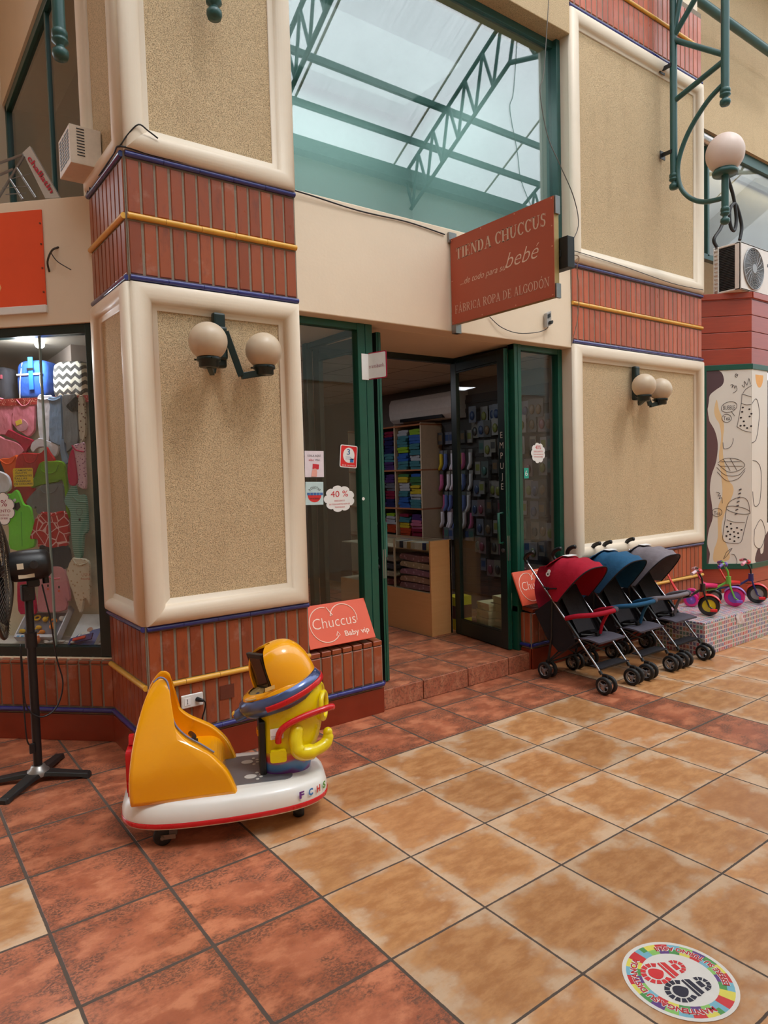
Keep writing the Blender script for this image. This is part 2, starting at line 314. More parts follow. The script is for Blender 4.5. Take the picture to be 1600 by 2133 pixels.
M_SKIRT = pm((130, 44, 22), .3, var=.22, sc=5, coat=.3); M_GREEN = pm((18, 80, 64), .32, var=.15, sc=20); M_DGREEN = pm((12, 34, 32), .35, var=.15, sc=20)  # the brighter frame green carries the look of lit parts in its colour
M_BLACK = pm((22, 22, 24), .4); M_RUBBER = pm((24, 24, 25), .65); M_STEEL = pm((150, 150, 152), .3, .9); M_WHITE = pm((232, 230, 226), .4, var=.04); M_PAPER = pm((236, 236, 234), .55, var=.03)
M_TEAL = pm((40, 82, 78), .35, var=.15, sc=15)
def glass_mat(name, refl, tint=(1, 1, 1), rough=.0):
    s = Sh(name); n = s.n; tr = n.new('ShaderNodeBsdfTransparent'); tr.inputs[0].default_value = (*tint, 1); gl = n.new('ShaderNodeBsdfGlossy'); gl.inputs['Roughness'].default_value = rough; gl.inputs[0].default_value = (1, 1, 1, 1)
    ge = n.new('ShaderNodeNewGeometry'); dt = n.new('ShaderNodeVectorMath'); dt.operation = 'DOT_PRODUCT'; s.l.new(ge.outputs['Normal'], dt.inputs[0]); s.l.new(ge.outputs['Incoming'], dt.inputs[1])
    fz = s.math('MULTIPLY_ADD', s.math('POWER', s.math('SUBTRACT', 1, s.math('ABSOLUTE', dt.outputs['Value'])), 5), .96, .04); sm = s.noise(s.coord(), 2.5, 3); k = s.math('ADD', s.math('MULTIPLY', fz, .6), s.math('MULTIPLY_ADD', sm, .02, refl)); k = s.math('MINIMUM', k, 1)
    mx = n.new('ShaderNodeMixShader'); s.l.new(k, mx.inputs[0]); s.l.new(tr.outputs[0], mx.inputs[1]); s.l.new(gl.outputs[0], mx.inputs[2]); s.l.new(mx.outputs[0], s.o.inputs[0]); return s.m
M_GLASS = glass_mat('clear_shop_glass', .0, (.93, .95, .94)); M_MIRROR = glass_mat('reflective_window_film', .13, (.62, .68, .67)); M_GLASS2 = glass_mat('dim_upper_glass', .06, (.62, .64, .6))
def glow(c, e, name='lit_bulb'):
    s = Sh(name); s.base(lin(*c), .4); s.b.inputs['Emission Color'].default_value = (*lin(*c), 1); s.b.inputs['Emission Strength'].default_value = e; return s.m
def opal_mat():
    s = Sh('frosted_opal_glass'); n = s.noise(s.coord(), 12, 3); s.base(s.mix(n, lin(196, 176, 150), lin(210, 190, 164)), .38, 0, 0, .5); s.b.inputs['Transmission Weight'].default_value = .0; s.b.inputs['Subsurface Weight'].default_value = .3; s.b.inputs['Subsurface Radius'].default_value = (.05, .05, .04); return s.m
M_OPAL = opal_mat()
# ================= floor, step, shop floor =================
b = B(); b.box((-9, -5, -.1), (14, 9, 0)); struct('floor', b, M_FLOOR)
b = B(); b.box((-.41, .645, .0), (2.1, 7, .138)); fs = struct('floor_shop_step', b, M_STEP, bevel=.003)
b = B()
for x0, x1 in ((.104, .459), (.467, .889), (.897, 1.319), (1.327, 1.57)): b.box((x0, .630, .002), (x1, .645, .134))
def riser_mat():
    s = Sh('scuffed_terracotta_riser'); c = s.coord(); n = s.noise(s.mapv(c, (1.5, 1, .8)), 14, 5, .7); f = s.noise(c, 60, 4, .7); col = s.mix(s.ss(n, .3, .6), lin(190, 128, 98), lin(166, 96, 72)); col = s.mix(s.ss(f, .48, .62, 0, .6), col, lin(96, 66, 52)); return s.base(col, .5)
b.build('riser_tile', riser_mat(), fs, bevel=.003)
# ================= facade kit =================
def half_round(bb, w, h, r=.052, lip=.03, mi=0):
    """mitred picture-frame moulding on plane frame: u 0..w, z 0..h (M places it)"""
    prof = [(0, 0)]+[(r-r*math.cos(PI*k/10), .012+.8*r*math.sin(PI*k/10)) for k in range(11)]+[(2*r+.004, .006), (2*r+lip, .006), (2*r+lip, -.012)]
    rings = []
    for (sx, sz) in ((0, 0), (1, 0), (1, 1), (0, 1), (0, 0)):
        rings.append([((w-d) if sx else d, (h-d) if sz else d, n) for d, n in prof])
    return bb.loft(rings, mi, False, False)
def bricks(bb, w, z0, z1, d=.011, bw=.062, g=.0125, mi=0):
    n = max(1, round((w-.004)/(bw+g))); st = w/n
    for k in range(n):
        j = random.uniform(-.0015, .0015); bb.brick(k*st+g/2+j, (k+1)*st-g/2+j, z0, z1, d, .004, mi)
def tube_line(bb, w, z, r=.015, mi=0, seg=.2, y=.014):
    n = max(1, round(w/seg))
    for k in range(n): bb.tube([(k*w/n+.001, z, y), ((k+1)*w/n-.001, z, y)], r*random.uniform(.97, 1.03), 10, mi)
def face(parent, F, w, top, mbrick, panels=True, low=True, r=.052):
    """one clad face of a pillar, in frame F"""
    b = B(F); b.box((0, 0, 0), (w, .165, .016)); b.build('baseboard', M_SKIRT, parent, bevel=.003)
    b = B(F); b.box((0, .165, -.004), (w, .81, .006)); b.box((0, 2.615, -.004), (w, 3.265, .006)); b.box((0, 5.285, -.004), (w, min(top, 5.95), .006)); b.build('grout_bed', M_GROUT, parent)
    b = B(F)
    for z0, z1 in ((.213, .462), (.500, .778), (2.652, 2.918), (2.962, 3.228), (5.33, 5.60), (5.64, 5.9)):
        if z1 < top: bricks(b, w, z0, z1)
    b.build('brick_band', mbrick, parent)
    b = B(F)
    for z in (.192, .797, 2.630, 3.250, 5.295): tube_line(b, w, z)
    b.build('glazed_pencil_tile', M_BLUE, parent)
    b = B(F)
    for z in (.481, 2.942, 5.62): tube_line(b, w, z, .016)
    b.build('glazed_pencil_tile', M_YEL, parent)['label'] = 'yellow glazed pencil tile'
    b = B(F @ Matrix.Translation((0, .812, 0))); half_round(b, w, 1.80, r); b.M = F @ Matrix.Translation((0, 3.268, 0)); half_round(b, w, 2.01, r); b.build('panel_moulding', M_CREAM, parent)
    b = B(F); b.box((.03, .84, -.02), (w-.03, 2.58, -.004)); b.box((.03, 3.3, -.02), (w-.03, 5.25, -.004)); b.build('stucco_panel', M_STUCCO, parent)
def pillar(name, x0, x1, depth, mbrick, left=True, right=True, top=8):
    b = B(); b.box((x0+.02, .64, 0), (x1-.02, .62+depth, top)); core = struct(name, b, M_WALLPAINT)
    face(core, FR((x0, .62, 0), (1, 0, 0)), x1-x0, top, mbrick)
    if left: face(core, FR((x0, .62+depth, 0), (0, -1, 0)), depth, top, mbrick, r=.040)
    if right: face(core, FR((x1, .62, 0), (0, 1, 0)), depth, top, mbrick)
    return core
pillar('wall_pillar_left', -1.44, -.455, .66, M_BRICK, True, False)
pillar('wall_pillar_right', 2.12, 4.14, .14, M_BRICK2, False, False)
b = B(); b.box((-.475, .622, .0), (-.457, 1.3, 8)); b.box((2.122, .622, 0), (2.14, .72, 8)); struct('wall_pillar_returns', b, M_CREAM)
# fascia and soffit, lintel over the upper window
b = B(); b.box((-.456, .62, 2.578), (2.121, .78, 3.292)); b.box((-.456, .78, 2.578), (2.121, 1.56, 2.66)); struct('wall_fascia', b, M_WALLPAINT, bevel=.006)
b = B(); b.box((-.456, .60, 5.06), (2.121, .95, 8)); struct('wall_lintel', b, M_STUCCO, bevel=.006)
# upper window
wf = B(); 
for a, c in (((-.455, .74, 3.292), (-.43, .79, 5.06)), ((2.075, .70, 3.292), (2.12, .79, 5.06)), ((-.455, .74, 5.0), (2.12, .79, 5.06)), ((-.455, .74, 3.285), (2.12, .79, 3.305))): wf.box(a, c)
w1 = struct('window_1', wf, M_TEAL, bevel=.004)
b = B(); b.box((-.44, .757, 3.3), (2.08, .763, 5.02)); b.build('pane', M_MIRROR, w1)
b = B(); b.box((-.45, 2.6, 3.25), (2.1, 2.7, 5.2)); b.box((-.45, .8, 3.1), (2.1, 2.7, 3.2)); b.box((-.45, .95, 5.2), (2.1, 2.7, 5.3)); b.box((-.55, .8, 3.1), (-.45, 2.7, 5.2)); b.box((2.1, .8, 3.1), (2.2, 2.7, 5.2)); struct('wall_upstairs_room', b, pm((150, 172, 168), .7))
# low brick walls beside the door
def low_wall(name, x0, x1, side):
    b = B(); b.box((x0+.005, .645, 0), (x1-.005, .83, .45)); c = struct(name, b, M_GROUT)
    faces = [(FR((x0, .62, 0), (1, 0, 0)), x1-x0)]+([(FR((x1, .62, 0), (0, 1, 0)), .2)] if side > 0 else [(FR((x0, .82, 0), (0, -1, 0)), .2)])
    for F, w in faces:
        b = B(F); b.box((0, 0, 0), (w, .165, .014)); b.build('baseboard', M_SKIRT, c, bevel=.003)
        b = B(F); b.box((0, .165, -.03), (w, .45, .004)); b.build('grout_bed', M_GROUT, c)
        b = B(F); bricks(b, w, .213, .448); b.build('brick_band', M_BRICK, c)
        b = B(F); tube_line(b, w, .192); b.build('glazed_pencil_tile', M_BLUE, c)
    b = B(FR((x0, .61, .455), (1, 0, 0), (0, .97, .1))); bricks(b, x1-x0, 0, .17, .03); b.build('sill_brick', M_BRICK, c)
low_wall('wall_low_left', -.455, .10, 1); low_wall('wall_low_right', 1.575, 2.12, -1)
# door-side glazing: posts, frames, panes
def frame_win(name, x0, x1, z0, z1, posts):
    b = B(); b.box((x0, .72, z1-.045), (x1, .78, z1)); b.box((x0, .72, z0), (x1, .78, z0+.05))
    for p in posts: b.box((p[0], .715, p[2] if len(p) > 2 else z0), (p[1], .785, z1))
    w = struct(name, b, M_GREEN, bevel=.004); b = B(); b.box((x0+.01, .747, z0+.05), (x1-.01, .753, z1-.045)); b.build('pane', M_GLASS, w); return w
frame_win('window_2', -.455, .165, .50, 2.578, [(-.455, -.43), (.045, .105), (.108, .165, .138)])
frame_win('window_3', 1.535, 2.115, .45, 2.578, [(1.535, 1.572, .138), (1.575, 1.615), (2.065, 2.115)])
# inner recess glazing and transom at the doorway
b = B(); b.box((.10, 1.47, 2.53), (1.64, 1.53, 2.578)); b.box((1.585, .78, 2.535), (1.625, 1.5, 2.578)); b.box((.115, .78, 2.535), (.155, 1.5, 2.578)); b.box((.10, 1.47, .138), (.15, 1.53, 2.578)); b.box((1.60, 1.47, .138), (1.65, 1.53, 2.578)); b.box((1.6, .785, .138), (1.625, 1.5, .18)); b.box((.115, .785, .138), (.14, 1.5, .18))
dj = struct('door_frame_recess', b, M_DGREEN, bevel=.003)
b = B(); b.box((1.609, .79, .18), (1.615, 1.49, 2.535)); b.box((.124, .79, .18), (.13, 1.49, 2.535)); b.build('pane', M_GLASS, dj)
# door leaves (opened outwards)
def leaf(name, h, e, word, side):
    hx, hy = h; ex, ey = e; u = Vector((ex-hx, ey-hy, 0)); L = u.length; F = FR((hx, hy, .145), u)
    b = B(F); H = 2.40
    b.box((0, 0, -.02), (.075, H, .02)); b.box((L-.085, 0, -.02), (L, H, .02)); b.box((.075, 0, -.018), (L-.085, .13, .018)); b.box((.075, H-.09, -.018), (L-.085, H, .018))
    b.box((.075, .13, .008), (L-.085, .145, .016)); b.box((.075, H-.105, .008), (L-.085, H-.09, .016)); d = struct(name, b, M_DGREEN, bevel=.003)
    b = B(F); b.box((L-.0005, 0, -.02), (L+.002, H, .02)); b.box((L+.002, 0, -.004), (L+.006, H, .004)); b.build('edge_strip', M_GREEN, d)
    b = B(F); b.box((.07, .125, -.003), (L-.08, H-.085, .003)); b.build('pane', M_GLASS, d)
    b = B(F); hz = .98
    for sg in (1, -1): b.tube([(L-.045, hz-.12, sg*.018), (L-.045, hz-.12, sg*.06), (L-.045, hz+.12, sg*.06), (L-.045, hz+.12, sg*.018)], .012, 8)
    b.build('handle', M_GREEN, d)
    b = B(F); b.cyl((L-.04, .80, .018), (L-.04, .80, .03), .016); b.box((L-.001, .72, -.012), (L+.004, .92, .012)); b.build('lock', M_STEEL, d)
    b = B(F)
    for i, ch in enumerate(word): b.text(ch, L-.04, 1.70-i*.082, .052, z=.0215*side if side > 0 else -.0215)
    b.build('lettering', pm((205, 205, 200), .5), d); return d
# right leaf seen from its outer face (normal must face the camera side, -x)
leaf('door_1', (1.60, 1.5), (1.50, .775), 'EMPUJE', 1)
def left_leaf():
    d = leaf('door_2', (.19, 1.5), (.25, .765), '', 1)
    F = FR((.19-.021, 1.5, .145), Vector((.06, -.735, 0))); b = B(FR((.19, 1.5, .145), Vector((.06, -.735, 0))))
    b.text('T', .66, 1.50, .055, z=.0215); b.text('I', .66, 1.395, .055, z=.0215); b.build('lettering', pm((205, 205, 200), .5), d)
left_leaf()
# ================= left 45-degree shop front =================
P0 = Vector((-1.44, 1.272, 0)); LU = Vector((1, -1, 0)).normalized(); LN = Vector((-1, -1, 0)).normalized(); WL = 2.2
FL = FR(P0-LU*WL, LU)           # u runs 0..WL, WL touches the pillar
def onL(px, py, d=0.0):         # pixel on the left shop plane pushed d metres behind it -> (u, z)
    q = onp(px, py, P0-LN*d, LN); r = q-(P0-LU*WL); return r.dot(LU), q.z
b = B(FL); b.box((0, .0, -.06), (WL, .512, -.012)); b.box((0, 2.53, -.10), (WL, 3.262, 0)); wl = struct('wall_left', b, M_WALLPAINT, bevel=.004)
b = B(FL); b.box((0, 0, -.012), (WL, .165, .014)); b.build('baseboard', M_SKIRT, wl, bevel=.003)
b = B(FL); b.box((0, .165, -.012), (WL, .50, .002)); b.build('grout_bed', M_GROUT, wl)
b = B(FL); bricks(b, WL, .215, .470); b.build('brick_band', M_BRICK, wl)
b = B(FL); tube_line(b, WL, .192); b.build('glazed_pencil_tile', M_BLUE, wl)
b = B(FL @ FR((0, .480, .004), (1, 0, 0), (0, .5, -1))); bricks(b, WL, -.006, .07, .014); b.build('sill_brick', M_BRICK, wl)
b = B(FL)
for a, c in (((0, 2.475, -.09), (WL-.02, 2.53, -.02)), ((0, .515, -.09), (WL-.02, .575, -.02)), ((WL-.09, .515, -.09), (WL-.005, 2.53, -.015))): b.box(a, c)
w4 = struct('window_4', b, M_DGREEN, bevel=.004); um = onL(70, 700)[0]
b = B(FL); b.box((0, .575, -.058), (um-.003, 2.475, -.052)); b.box((um+.003, .575, -.058), (WL-.085, 2.475, -.052)); b.build('pane', M_GLASS, w4)
b = B(FL); b.box((um-.004, .575, -.062), (um+.004, 2.475, -.046)); b.build('glazing_joint', pm((150, 165, 160), .3), w4)
# ledge above the left shop, upstairs wall and window (runs in +y)
b = B(); c = [tuple((P0+Vector((.05, .02, 0)))[:2]), tuple((P0-LU*WL)[:2]), tuple((P0-LU*WL+Vector((1.6, 1.6, 0)))[:2])]
b.prism(c, 3.2, 3.262); struct('ceiling_left_ledge', b, M_WALLPAINT)
b = B(); b.box((-1.42, 1.255, 3.2), (-1.40, 1.5, 8)); b.box((-1.42, 1.5, 5.0), (-1.0, 4.3, 8)); b.box((-1.6, 4.12, 3.2), (-1.0, 4.5, 8)); b.box((-2.9, 4.3, 3.2), (-1.0, 4.6, 8)); struct('wall_upper_left', b, M_WALLPAINT)
b = B(); b.box((-1.40, 1.5, 4.93), (-1.33, 4.12, 5.0)); b.box((-1.40, 4.06, 3.262), (-1.33, 4.12, 5.0)); b.box((-1.39, 2.42, 3.262), (-1.35, 2.46, 4.95)); w5 = struct('window_5', b, M_TEAL, bevel=.004)
b = B(); b.box((-1.375, 1.4, 3.262), (-1.369, 4.08, 4.95)); b.build('pane', M_GLASS2, w5)
b = B(); b.box((.0-.55, 1.3, 3.25), (-.5, 4.2, 5.2)); b.box((-1.3, 4.2, 3.25), (-.5, 4.25, 5.2)); b.box((-1.35, 1.3, 3.12), (-.5, 4.2, 3.2)); b.box((-1.35, 1.3, 5.1), (-.5, 4.2, 5.2)); struct('wall_upstairs_left_room', b, pm((150, 140, 120), .8))
# far left upper wall corner seen at the picture's edge
b = B(); q = onL(14, 60, -.0); b.box((-3.2, 1.9, 4.75), (-2.62, 2.3, 8)); struct('wall_far_left', b, M_STUCCO)
# ================= display room behind left window =================
DD = .32
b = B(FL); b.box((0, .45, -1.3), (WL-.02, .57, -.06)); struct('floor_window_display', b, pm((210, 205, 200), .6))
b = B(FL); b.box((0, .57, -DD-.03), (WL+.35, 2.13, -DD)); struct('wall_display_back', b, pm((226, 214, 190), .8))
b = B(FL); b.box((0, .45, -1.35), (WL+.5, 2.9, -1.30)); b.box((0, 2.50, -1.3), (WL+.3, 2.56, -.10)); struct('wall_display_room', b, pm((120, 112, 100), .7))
# ================= shop interior =================
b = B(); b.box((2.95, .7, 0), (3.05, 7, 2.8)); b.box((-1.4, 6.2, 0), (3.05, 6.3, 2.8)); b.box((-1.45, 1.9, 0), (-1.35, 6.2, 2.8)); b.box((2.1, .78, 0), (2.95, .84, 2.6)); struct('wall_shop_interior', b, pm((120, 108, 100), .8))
def ceil_mat():
    s = Sh('suspended_ceiling_tiles'); x, y, z = s.xyz(s.coord()); M = s.math; e = M('MINIMUM', M('PINGPONG', x, .3), M('PINGPONG', y, .3)); g = s.ss(e, .004, .010); n = s.noise(s.coord(), 60, 3)
    return s.base(s.mix(g, lin(120, 112, 104), s.mix(n, lin(196, 186, 172), lin(214, 204, 190))), .8, 0, 0, .3)
b = B(); b.box((-1.4, 1.56, 2.62), (3.0, 6.2, 2.66)); b.box((-1.4, .8, 2.585), (-.4, 1.56, 2.66)); b.box((2.1, .8, 2.6), (3.0, 1.56, 2.66)); struct('ceiling_shop', b, ceil_mat())
# ================= right side: shop bay, ledge, upper window =================
K1 = Vector((4.14, .96, 0)); K2 = Vector((4.705, .395, 0))
FK = FR(K1, K2-K1); WK = (K2-K1).length; FK2 = FR(K2, (1, 0, 0))
def wood_mat(name, a, b_, sc=1.0):
    s = Sh(name); x, y, z = s.xyz(s.coord()); n = s.noise(s.vec(s.math('MULTIPLY', x, 3*sc), s.math('MULTIPLY', y, 3*sc), s.math('MULTIPLY', z, 40*sc)), 2, 4, .6); return s.base(s.mix(s.math('ADD', s.math('MULTIPLY', n, .7), s.math('MULTIPLY', s.island(), .3)), lin(*a), lin(*b_)), .28, 0, .3)
M_WOOD = wood_mat('varnished_red_boards', (142, 46, 30), (186, 74, 46))
b = B()
for F, w in ((FK, WK), (FK2, 1.6)):
    b.M = F; b.box((-.002, 0, -.12), (w, .50, -.02)); b.box((0, 2.6, -.12), (w, 3.28, -.015))
bay = struct('wall_right_shop', b, M_SKIRT)
b = B()
for F, w in ((FK, WK), (FK2, 1.6)):
    b.M = F
    for k in range(4): b.box((0, 2.605+k*.165, -.02), (w, 2.605+k*.165+.159, 0))
    b.box((0, 3.265, -.1), (w, 3.325, .018))
b.build('board_cladding', M_WOOD, bay, bevel=.003)
b = B(); b.M = Matrix.Identity(4); b.prism([(4.14, .96), (4.705, .395), (6.4, .395), (6.4, 1.2), (4.14, 1.2)], 3.25, 3.30); b.build('ledge_top', M_WOOD, bay)
b = B()
for F, w in ((FK, WK), (FK2, 1.6)):
    b.M = F
    for k in range(3): b.box((0, .02+k*.165, -.02), (w, .02+k*.165+.159, 0))
b.build('board_cladding', M_WOOD, bay, bevel=.003)
b = B()
for F, w in ((FK, WK), (FK2, 1.6)): b.M = F; b.box((0, 2.55, -.06), (w, 2.605, .012)); b.box((0, .50, -.06), (w, .555, .012))
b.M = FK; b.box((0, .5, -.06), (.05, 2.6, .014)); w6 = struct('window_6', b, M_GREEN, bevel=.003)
b = B(FK2); b.box((.34, .95, -.03), (1.6, 2.55, -.024)); b.build('pane', M_GLASS, w6)
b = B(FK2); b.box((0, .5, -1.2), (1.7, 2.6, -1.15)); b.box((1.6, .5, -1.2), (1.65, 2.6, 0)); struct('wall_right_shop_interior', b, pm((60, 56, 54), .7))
# upper storey right
b = B(); b.box((4.12, .76, 3.3), (4.138, .98, 8)); b.box((4.14, .98, 5.22), (9, 1.1, 8)); b.box((4.14, .98, 3.3), (4.5, 1.1, 3.9)); b.box((4.14, 1.0, 6.9), (9, 1.02, 8)); struct('wall_upper_right', b, M_STUCCO)
b = B(); b.box((4.14, 1.02, 5.10), (9, 1.09, 5.22)); b.box((4.14, 1.02, 3.86), (9, 1.09, 3.92)); b.box((4.60, 1.02, 3.9), (4.64, 1.09, 5.12)); b.box((5.02, 1.02, 3.9), (5.06, 1.09, 5.12)); w7 = struct('window_7', b, M_TEAL, bevel=.003)
b = B(); b.box((5.06, 1.05, 3.92), (9, 1.056, 5.1)); b.build('pane', M_MIRROR, w7)
b = B(); b.box((4.1, 1.45, 3.3), (9, 1.5, 5.3)); struct('wall_upper_right_room', b, pm((188, 160, 124), .8))
# ================= atrium: skylight roof, trusses, opposite facade =================
b = B(); b.box((-9, -5.2, 0), (14, -5.0, 6.6)); b.box((-9.2, -5, 0), (-9, 9, 9)); b.box((14, -5, 0), (14.2, 9, 2.4)); struct('wall_opposite', b, pm((214, 196, 168), .7))
b = B(); b.box((-9, -5.0, 3.1), (14, -4.97, 6.55)); struct('trim_opposite_fascia', b, pm((196, 220, 214), .5))
b = B(); b.box((-9, -5.0, 6.55), (14, -4.75, 6.75)); struct('trim_gutter', b, M_TEAL)
b = B(); b.box((-9, .35, 7.35), (14, 9, 7.5)); b.box((-9, -1.1, 7.3), (14, -.9, 7.5)); struct('ceiling_soffit', b, pm((190, 170, 140), .8))
def sky_mat():
    s = Sh('translucent_roof_sheet'); n = s.n; x, y, z = s.xyz(s.coord()); rib = s.noise(s.vec(s.math('MULTIPLY', x, 25), s.math('MULTIPLY', y, .6), 0), 1.5, 3); d = s.noise(s.coord(), 1.2, 4)
    tr = n.new('ShaderNodeBsdfTransparent'); tl = n.new('ShaderNodeBsdfTranslucent'); k = s.math('MULTIPLY_ADD', rib, .25, .33); k = s.math('SUBTRACT', k, s.math('MULTIPLY', d, .15))
    s.l.new(s.vec(k, k, k), tr.inputs[0]); tl.inputs[0].default_value = (.75, .76, .76, 1); mx = n.new('ShaderNodeMixShader'); mx.inputs[0].default_value = .25
    s.l.new(tr.outputs[0], mx.inputs[1]); s.l.new(tl.outputs[0], mx.inputs[2]); s.l.new(mx.outputs[0], s.o.inputs[0]); return s.m
M_SKYL = sky_mat()
RS = .575; RY0, RZ0 = -4.9, 6.76; RY1 = -2.6; RZ1 = RZ0+(RY1-RY0)*RS
b = B()
for k in range(9):
    x0 = -3.75+k*2.15
    b.add([(x0, RY0, RZ0), (x0+2.11, RY0, RZ0), (x0+2.11, RY1, RZ1), (x0, RY1, RZ1)], [(0, 1, 2, 3)])
    b.add([(x0, RY1, RZ1), (x0+2.11, RY1, RZ1), (x0+2.11, -1.0, 7.5), (x0, -1.0, 7.5)], [(0, 1, 2, 3)])
    b.add([(x0, -1.0, 7.5), (x0+2.11, -1.0, 7.5), (x0+2.11, .35, 7.4), (x0, .35, 7.4)], [(0, 1, 2, 3)])  # unseen panels over the soffit, added to spread the roof light wider
b.add([(14, -5, 2.4), (14, 9, 2.4), (14, 9, 9), (14, -5, 9)], [(0, 1, 2, 3)])  # unseen glazed end wall, added to let light in from the right
struct('ceiling_skylight', b, M_SKYL)
b = B(); b.box((-9, -5, 6.7), (-3.8, 0, 7.6)); struct('ceiling_left_light_block', b, pm((190, 170, 140), .8))  # unseen solid roof, added to keep skylight off the left side
b = B()
for k in range(9): b.tube([(-3.77+k*2.15, RY0, RZ0), (-3.77+k*2.15, RY1, RZ1)], .02, 6)
b.build('seam', pm((190, 186, 170), .6)); bpy.data.objects['seam'].name = 'trim_skylight_seam'; bpy.data.objects['trim_skylight_seam']['kind'] = 'structure'
b = B()
for y in (-3.80, -4.36): b.box((-9, y-.03, RZ0+(y-RY0)*RS-.12), (14, y+.03, RZ0+(y-RY0)*RS-.03))
struct('trim_purlins', b, M_TEAL)
b = B()
for x in (-3.7, -.75, 2.2, 5.1, 8.0, 11):
    up = lambda t: Vector((x, RY0+(RY1-RY0)*t, RZ0+(RZ1-RZ0)*t-.06)); lo = lambda t: up(t)+Vector((0, .15, -.62))
    b.tube([up(-.05), up(1)], .035, 6); b.tube([lo(0), lo(1)], .035, 6)
    for k in range(6): b.tube([up(k/6), lo((k+.5)/6-.06)], .025, 6); b.tube([lo((k+.5)/6-.06), up((k+1)/6)], .025, 6)
    b.tube([lo(1), (x, -1, 6.95)], .035, 6); b.tube([up(1), (x, -1, 7.3)], .035, 6)
    for k in range(3): a = Vector(lo(1)).lerp(Vector((x, -1, 6.95)), k/3); c = Vector(up(1)).lerp(Vector((x, -1, 7.3)), (k+.5)/3); b.tube([a, c], .025, 6); b.tube([c, Vector(lo(1)).lerp(Vector((x, -1, 6.95)), (k+1)/3)], .025, 6)
struct('trim_roof_trusses', b, M_TEAL)
# ================= wall sconces =================
def make_sconce(loc, label):
    t = thing('wall_sconce', label, 'lamp', loc, 'double globe wall sconces')
    b = B(Matrix.Translation(loc)); b.prism(circ(0, 0, .001, 4), 0, 0) if 0 else None
    b.box((-.035, -.045, -.15), (.035, 0, .15)); b.box((-.03, -.075, -.11), (.03, -.045, .07)); b.build('back_plate', M_DGREEN, t, bevel=.012)
    for sg, gx, gy in ((-1, -.135, -.19), (1, .215, -.13)):
        gz = -.045 if sg < 0 else -.055
        b = B(Matrix.Translation(loc)); a = Vector((sg*.02, -.07, .04)); k = Vector((sg*.085, -.11, gz-.145)); e = Vector((gx, gy, gz-.12))
        for p, q in ((a, k), (k, e)):
            d = (q-p).normalized(); w = d.cross(Vector((0, 0, 1))).normalized()*.013; h = w.cross(d).normalized()*.018
            b.loft([[p+w+h, p-w+h, p-w-h, p+w-h], [q+w+h, q-w+h, q-w-h, q+w-h]], 0, True, True, False)
        b.build('arm', M_DGREEN, t, bevel=.003)
        b = B(Matrix.Translation(loc)); c = (gx, gy, gz)
        b.lathe([(.045, -.135), (.052, -.13), (.052, -.105), (.062, -.10), (.062, -.085), (.055, -.08)], c, 24)
        for q in range(3): b.cyl((gx+.05*math.cos(q*2.1+.4), gy+.05*math.sin(q*2.1+.4), gz-.092), (gx+.075*math.cos(q*2.1+.4), gy+.075*math.sin(q*2.1+.4), gz-.092), .005, n=8)
        b.build('fitter_cap', M_DGREEN, t)
        b = B(Matrix.Translation(loc)); b.lathe([(.1*math.sin(PI*max(.0, (.18+.82*k/24)) if 0 else math.acos(max(-1, min(1, 1))) if 0 else 0)+.1*math.sin(PI*(.2+.8*k/24)), -.1*math.cos(PI*(.2+.8*k/24))) for k in range(25)], c, 28); b.build('globe', M_OPAL, t)
    return t
sc = make_sconce(Vector((-.98, .604, 2.345)), 'double globe wall sconce high on the pillar panel above the coin ride')
dup(sc, (2.965, .604, 2.33), label='double globe wall sconce on the pillar panel above the strollers')
# ================= bracket truss with globe, right pillar =================
XC = 3.458
def finial(b, x, y, z, r):
    b.lathe([(r, .0), (r*1.25, -.01), (r*1.25, -.035), (r*1.05, -.04), (r*1.3, -.05), (r*1.3, -.06), (r*.7, -.075), (r*.7, -.085), (r*1.25, -.10), (r*1.3, -.12), (r*1.05, -.14), (.003, -.145)], (x, y, z), 16)
t = thing('lamp_bracket', 'green tubular truss bracket carrying a single white globe on the pillar above the strollers', 'lamp', (XC, .5, 4.1))
b = B(); b.tube([(XC, .5, 4.24), (XC, .5, 6.9)], .032, 14); finial(b, XC, .5, 4.245, .032); b.build('wall_pipe', M_TEAL, t)
b = B(); b.tube([(XC, .03, 4.78), (XC, .03, 6.9)], .034, 14); finial(b, XC, .03, 4.785, .034); b.build('outer_pipe', M_TEAL, t)
b = B()
for a, c in (((.5, 4.88), (.03, 5.02)), ((.5, 5.42), (.03, 5.06)), ((.5, 5.44), (.03, 5.95)), ((.5, 5.46), (.25, 6.5)), ((.5, 6.6), (.03, 6.0))): b.tube([(XC, a[0], a[1]), (XC, c[0], c[1])], .024, 10)
b.build('diagonal_brace', M_TEAL, t)
arc = spline([(XC, .04, 4.83), (XC, .19, 4.74), (XC, .36, 4.55), (XC, .455, 4.33), (XC, .445, 4.13), (XC, .36, 3.99), (XC, .22, 3.90), (XC, .03, 3.875)], 5)
b = B(); b.tube(arc, .021, 10); b.build('curved_arm', M_TEAL, t)
b = B(); b.tube([(XC, .03, 3.79), (XC, .03, 4.08)], .03, 14); finial(b, XC, .03, 3.795, .03); b.lathe([(.03, 0), (.10, .005), (.105, .03), (.09, .045), (.09, .06)], (XC, .03, 4.06), 24); b.build('lamp_post', M_TEAL, t)
b = B(); b.lathe([(.155*math.sin(PI*(.19+.81*k/24)), .155-.165*math.cos(PI*(.19+.81*k/24))) for k in range(25)], (XC, .03, 4.09), 32); b.build('globe', pm((214, 192, 180), .45, var=.03), t)
b = B()
for z in (5.18, 4.42): b = B(); b.box((XC-.04, .5, z), (XC-.02, .60, z+.03)); b.box((XC-.06, .595, z-.02), (XC+.02, .603, z+.05)); b.build('wall_tie', M_BLACK, t)
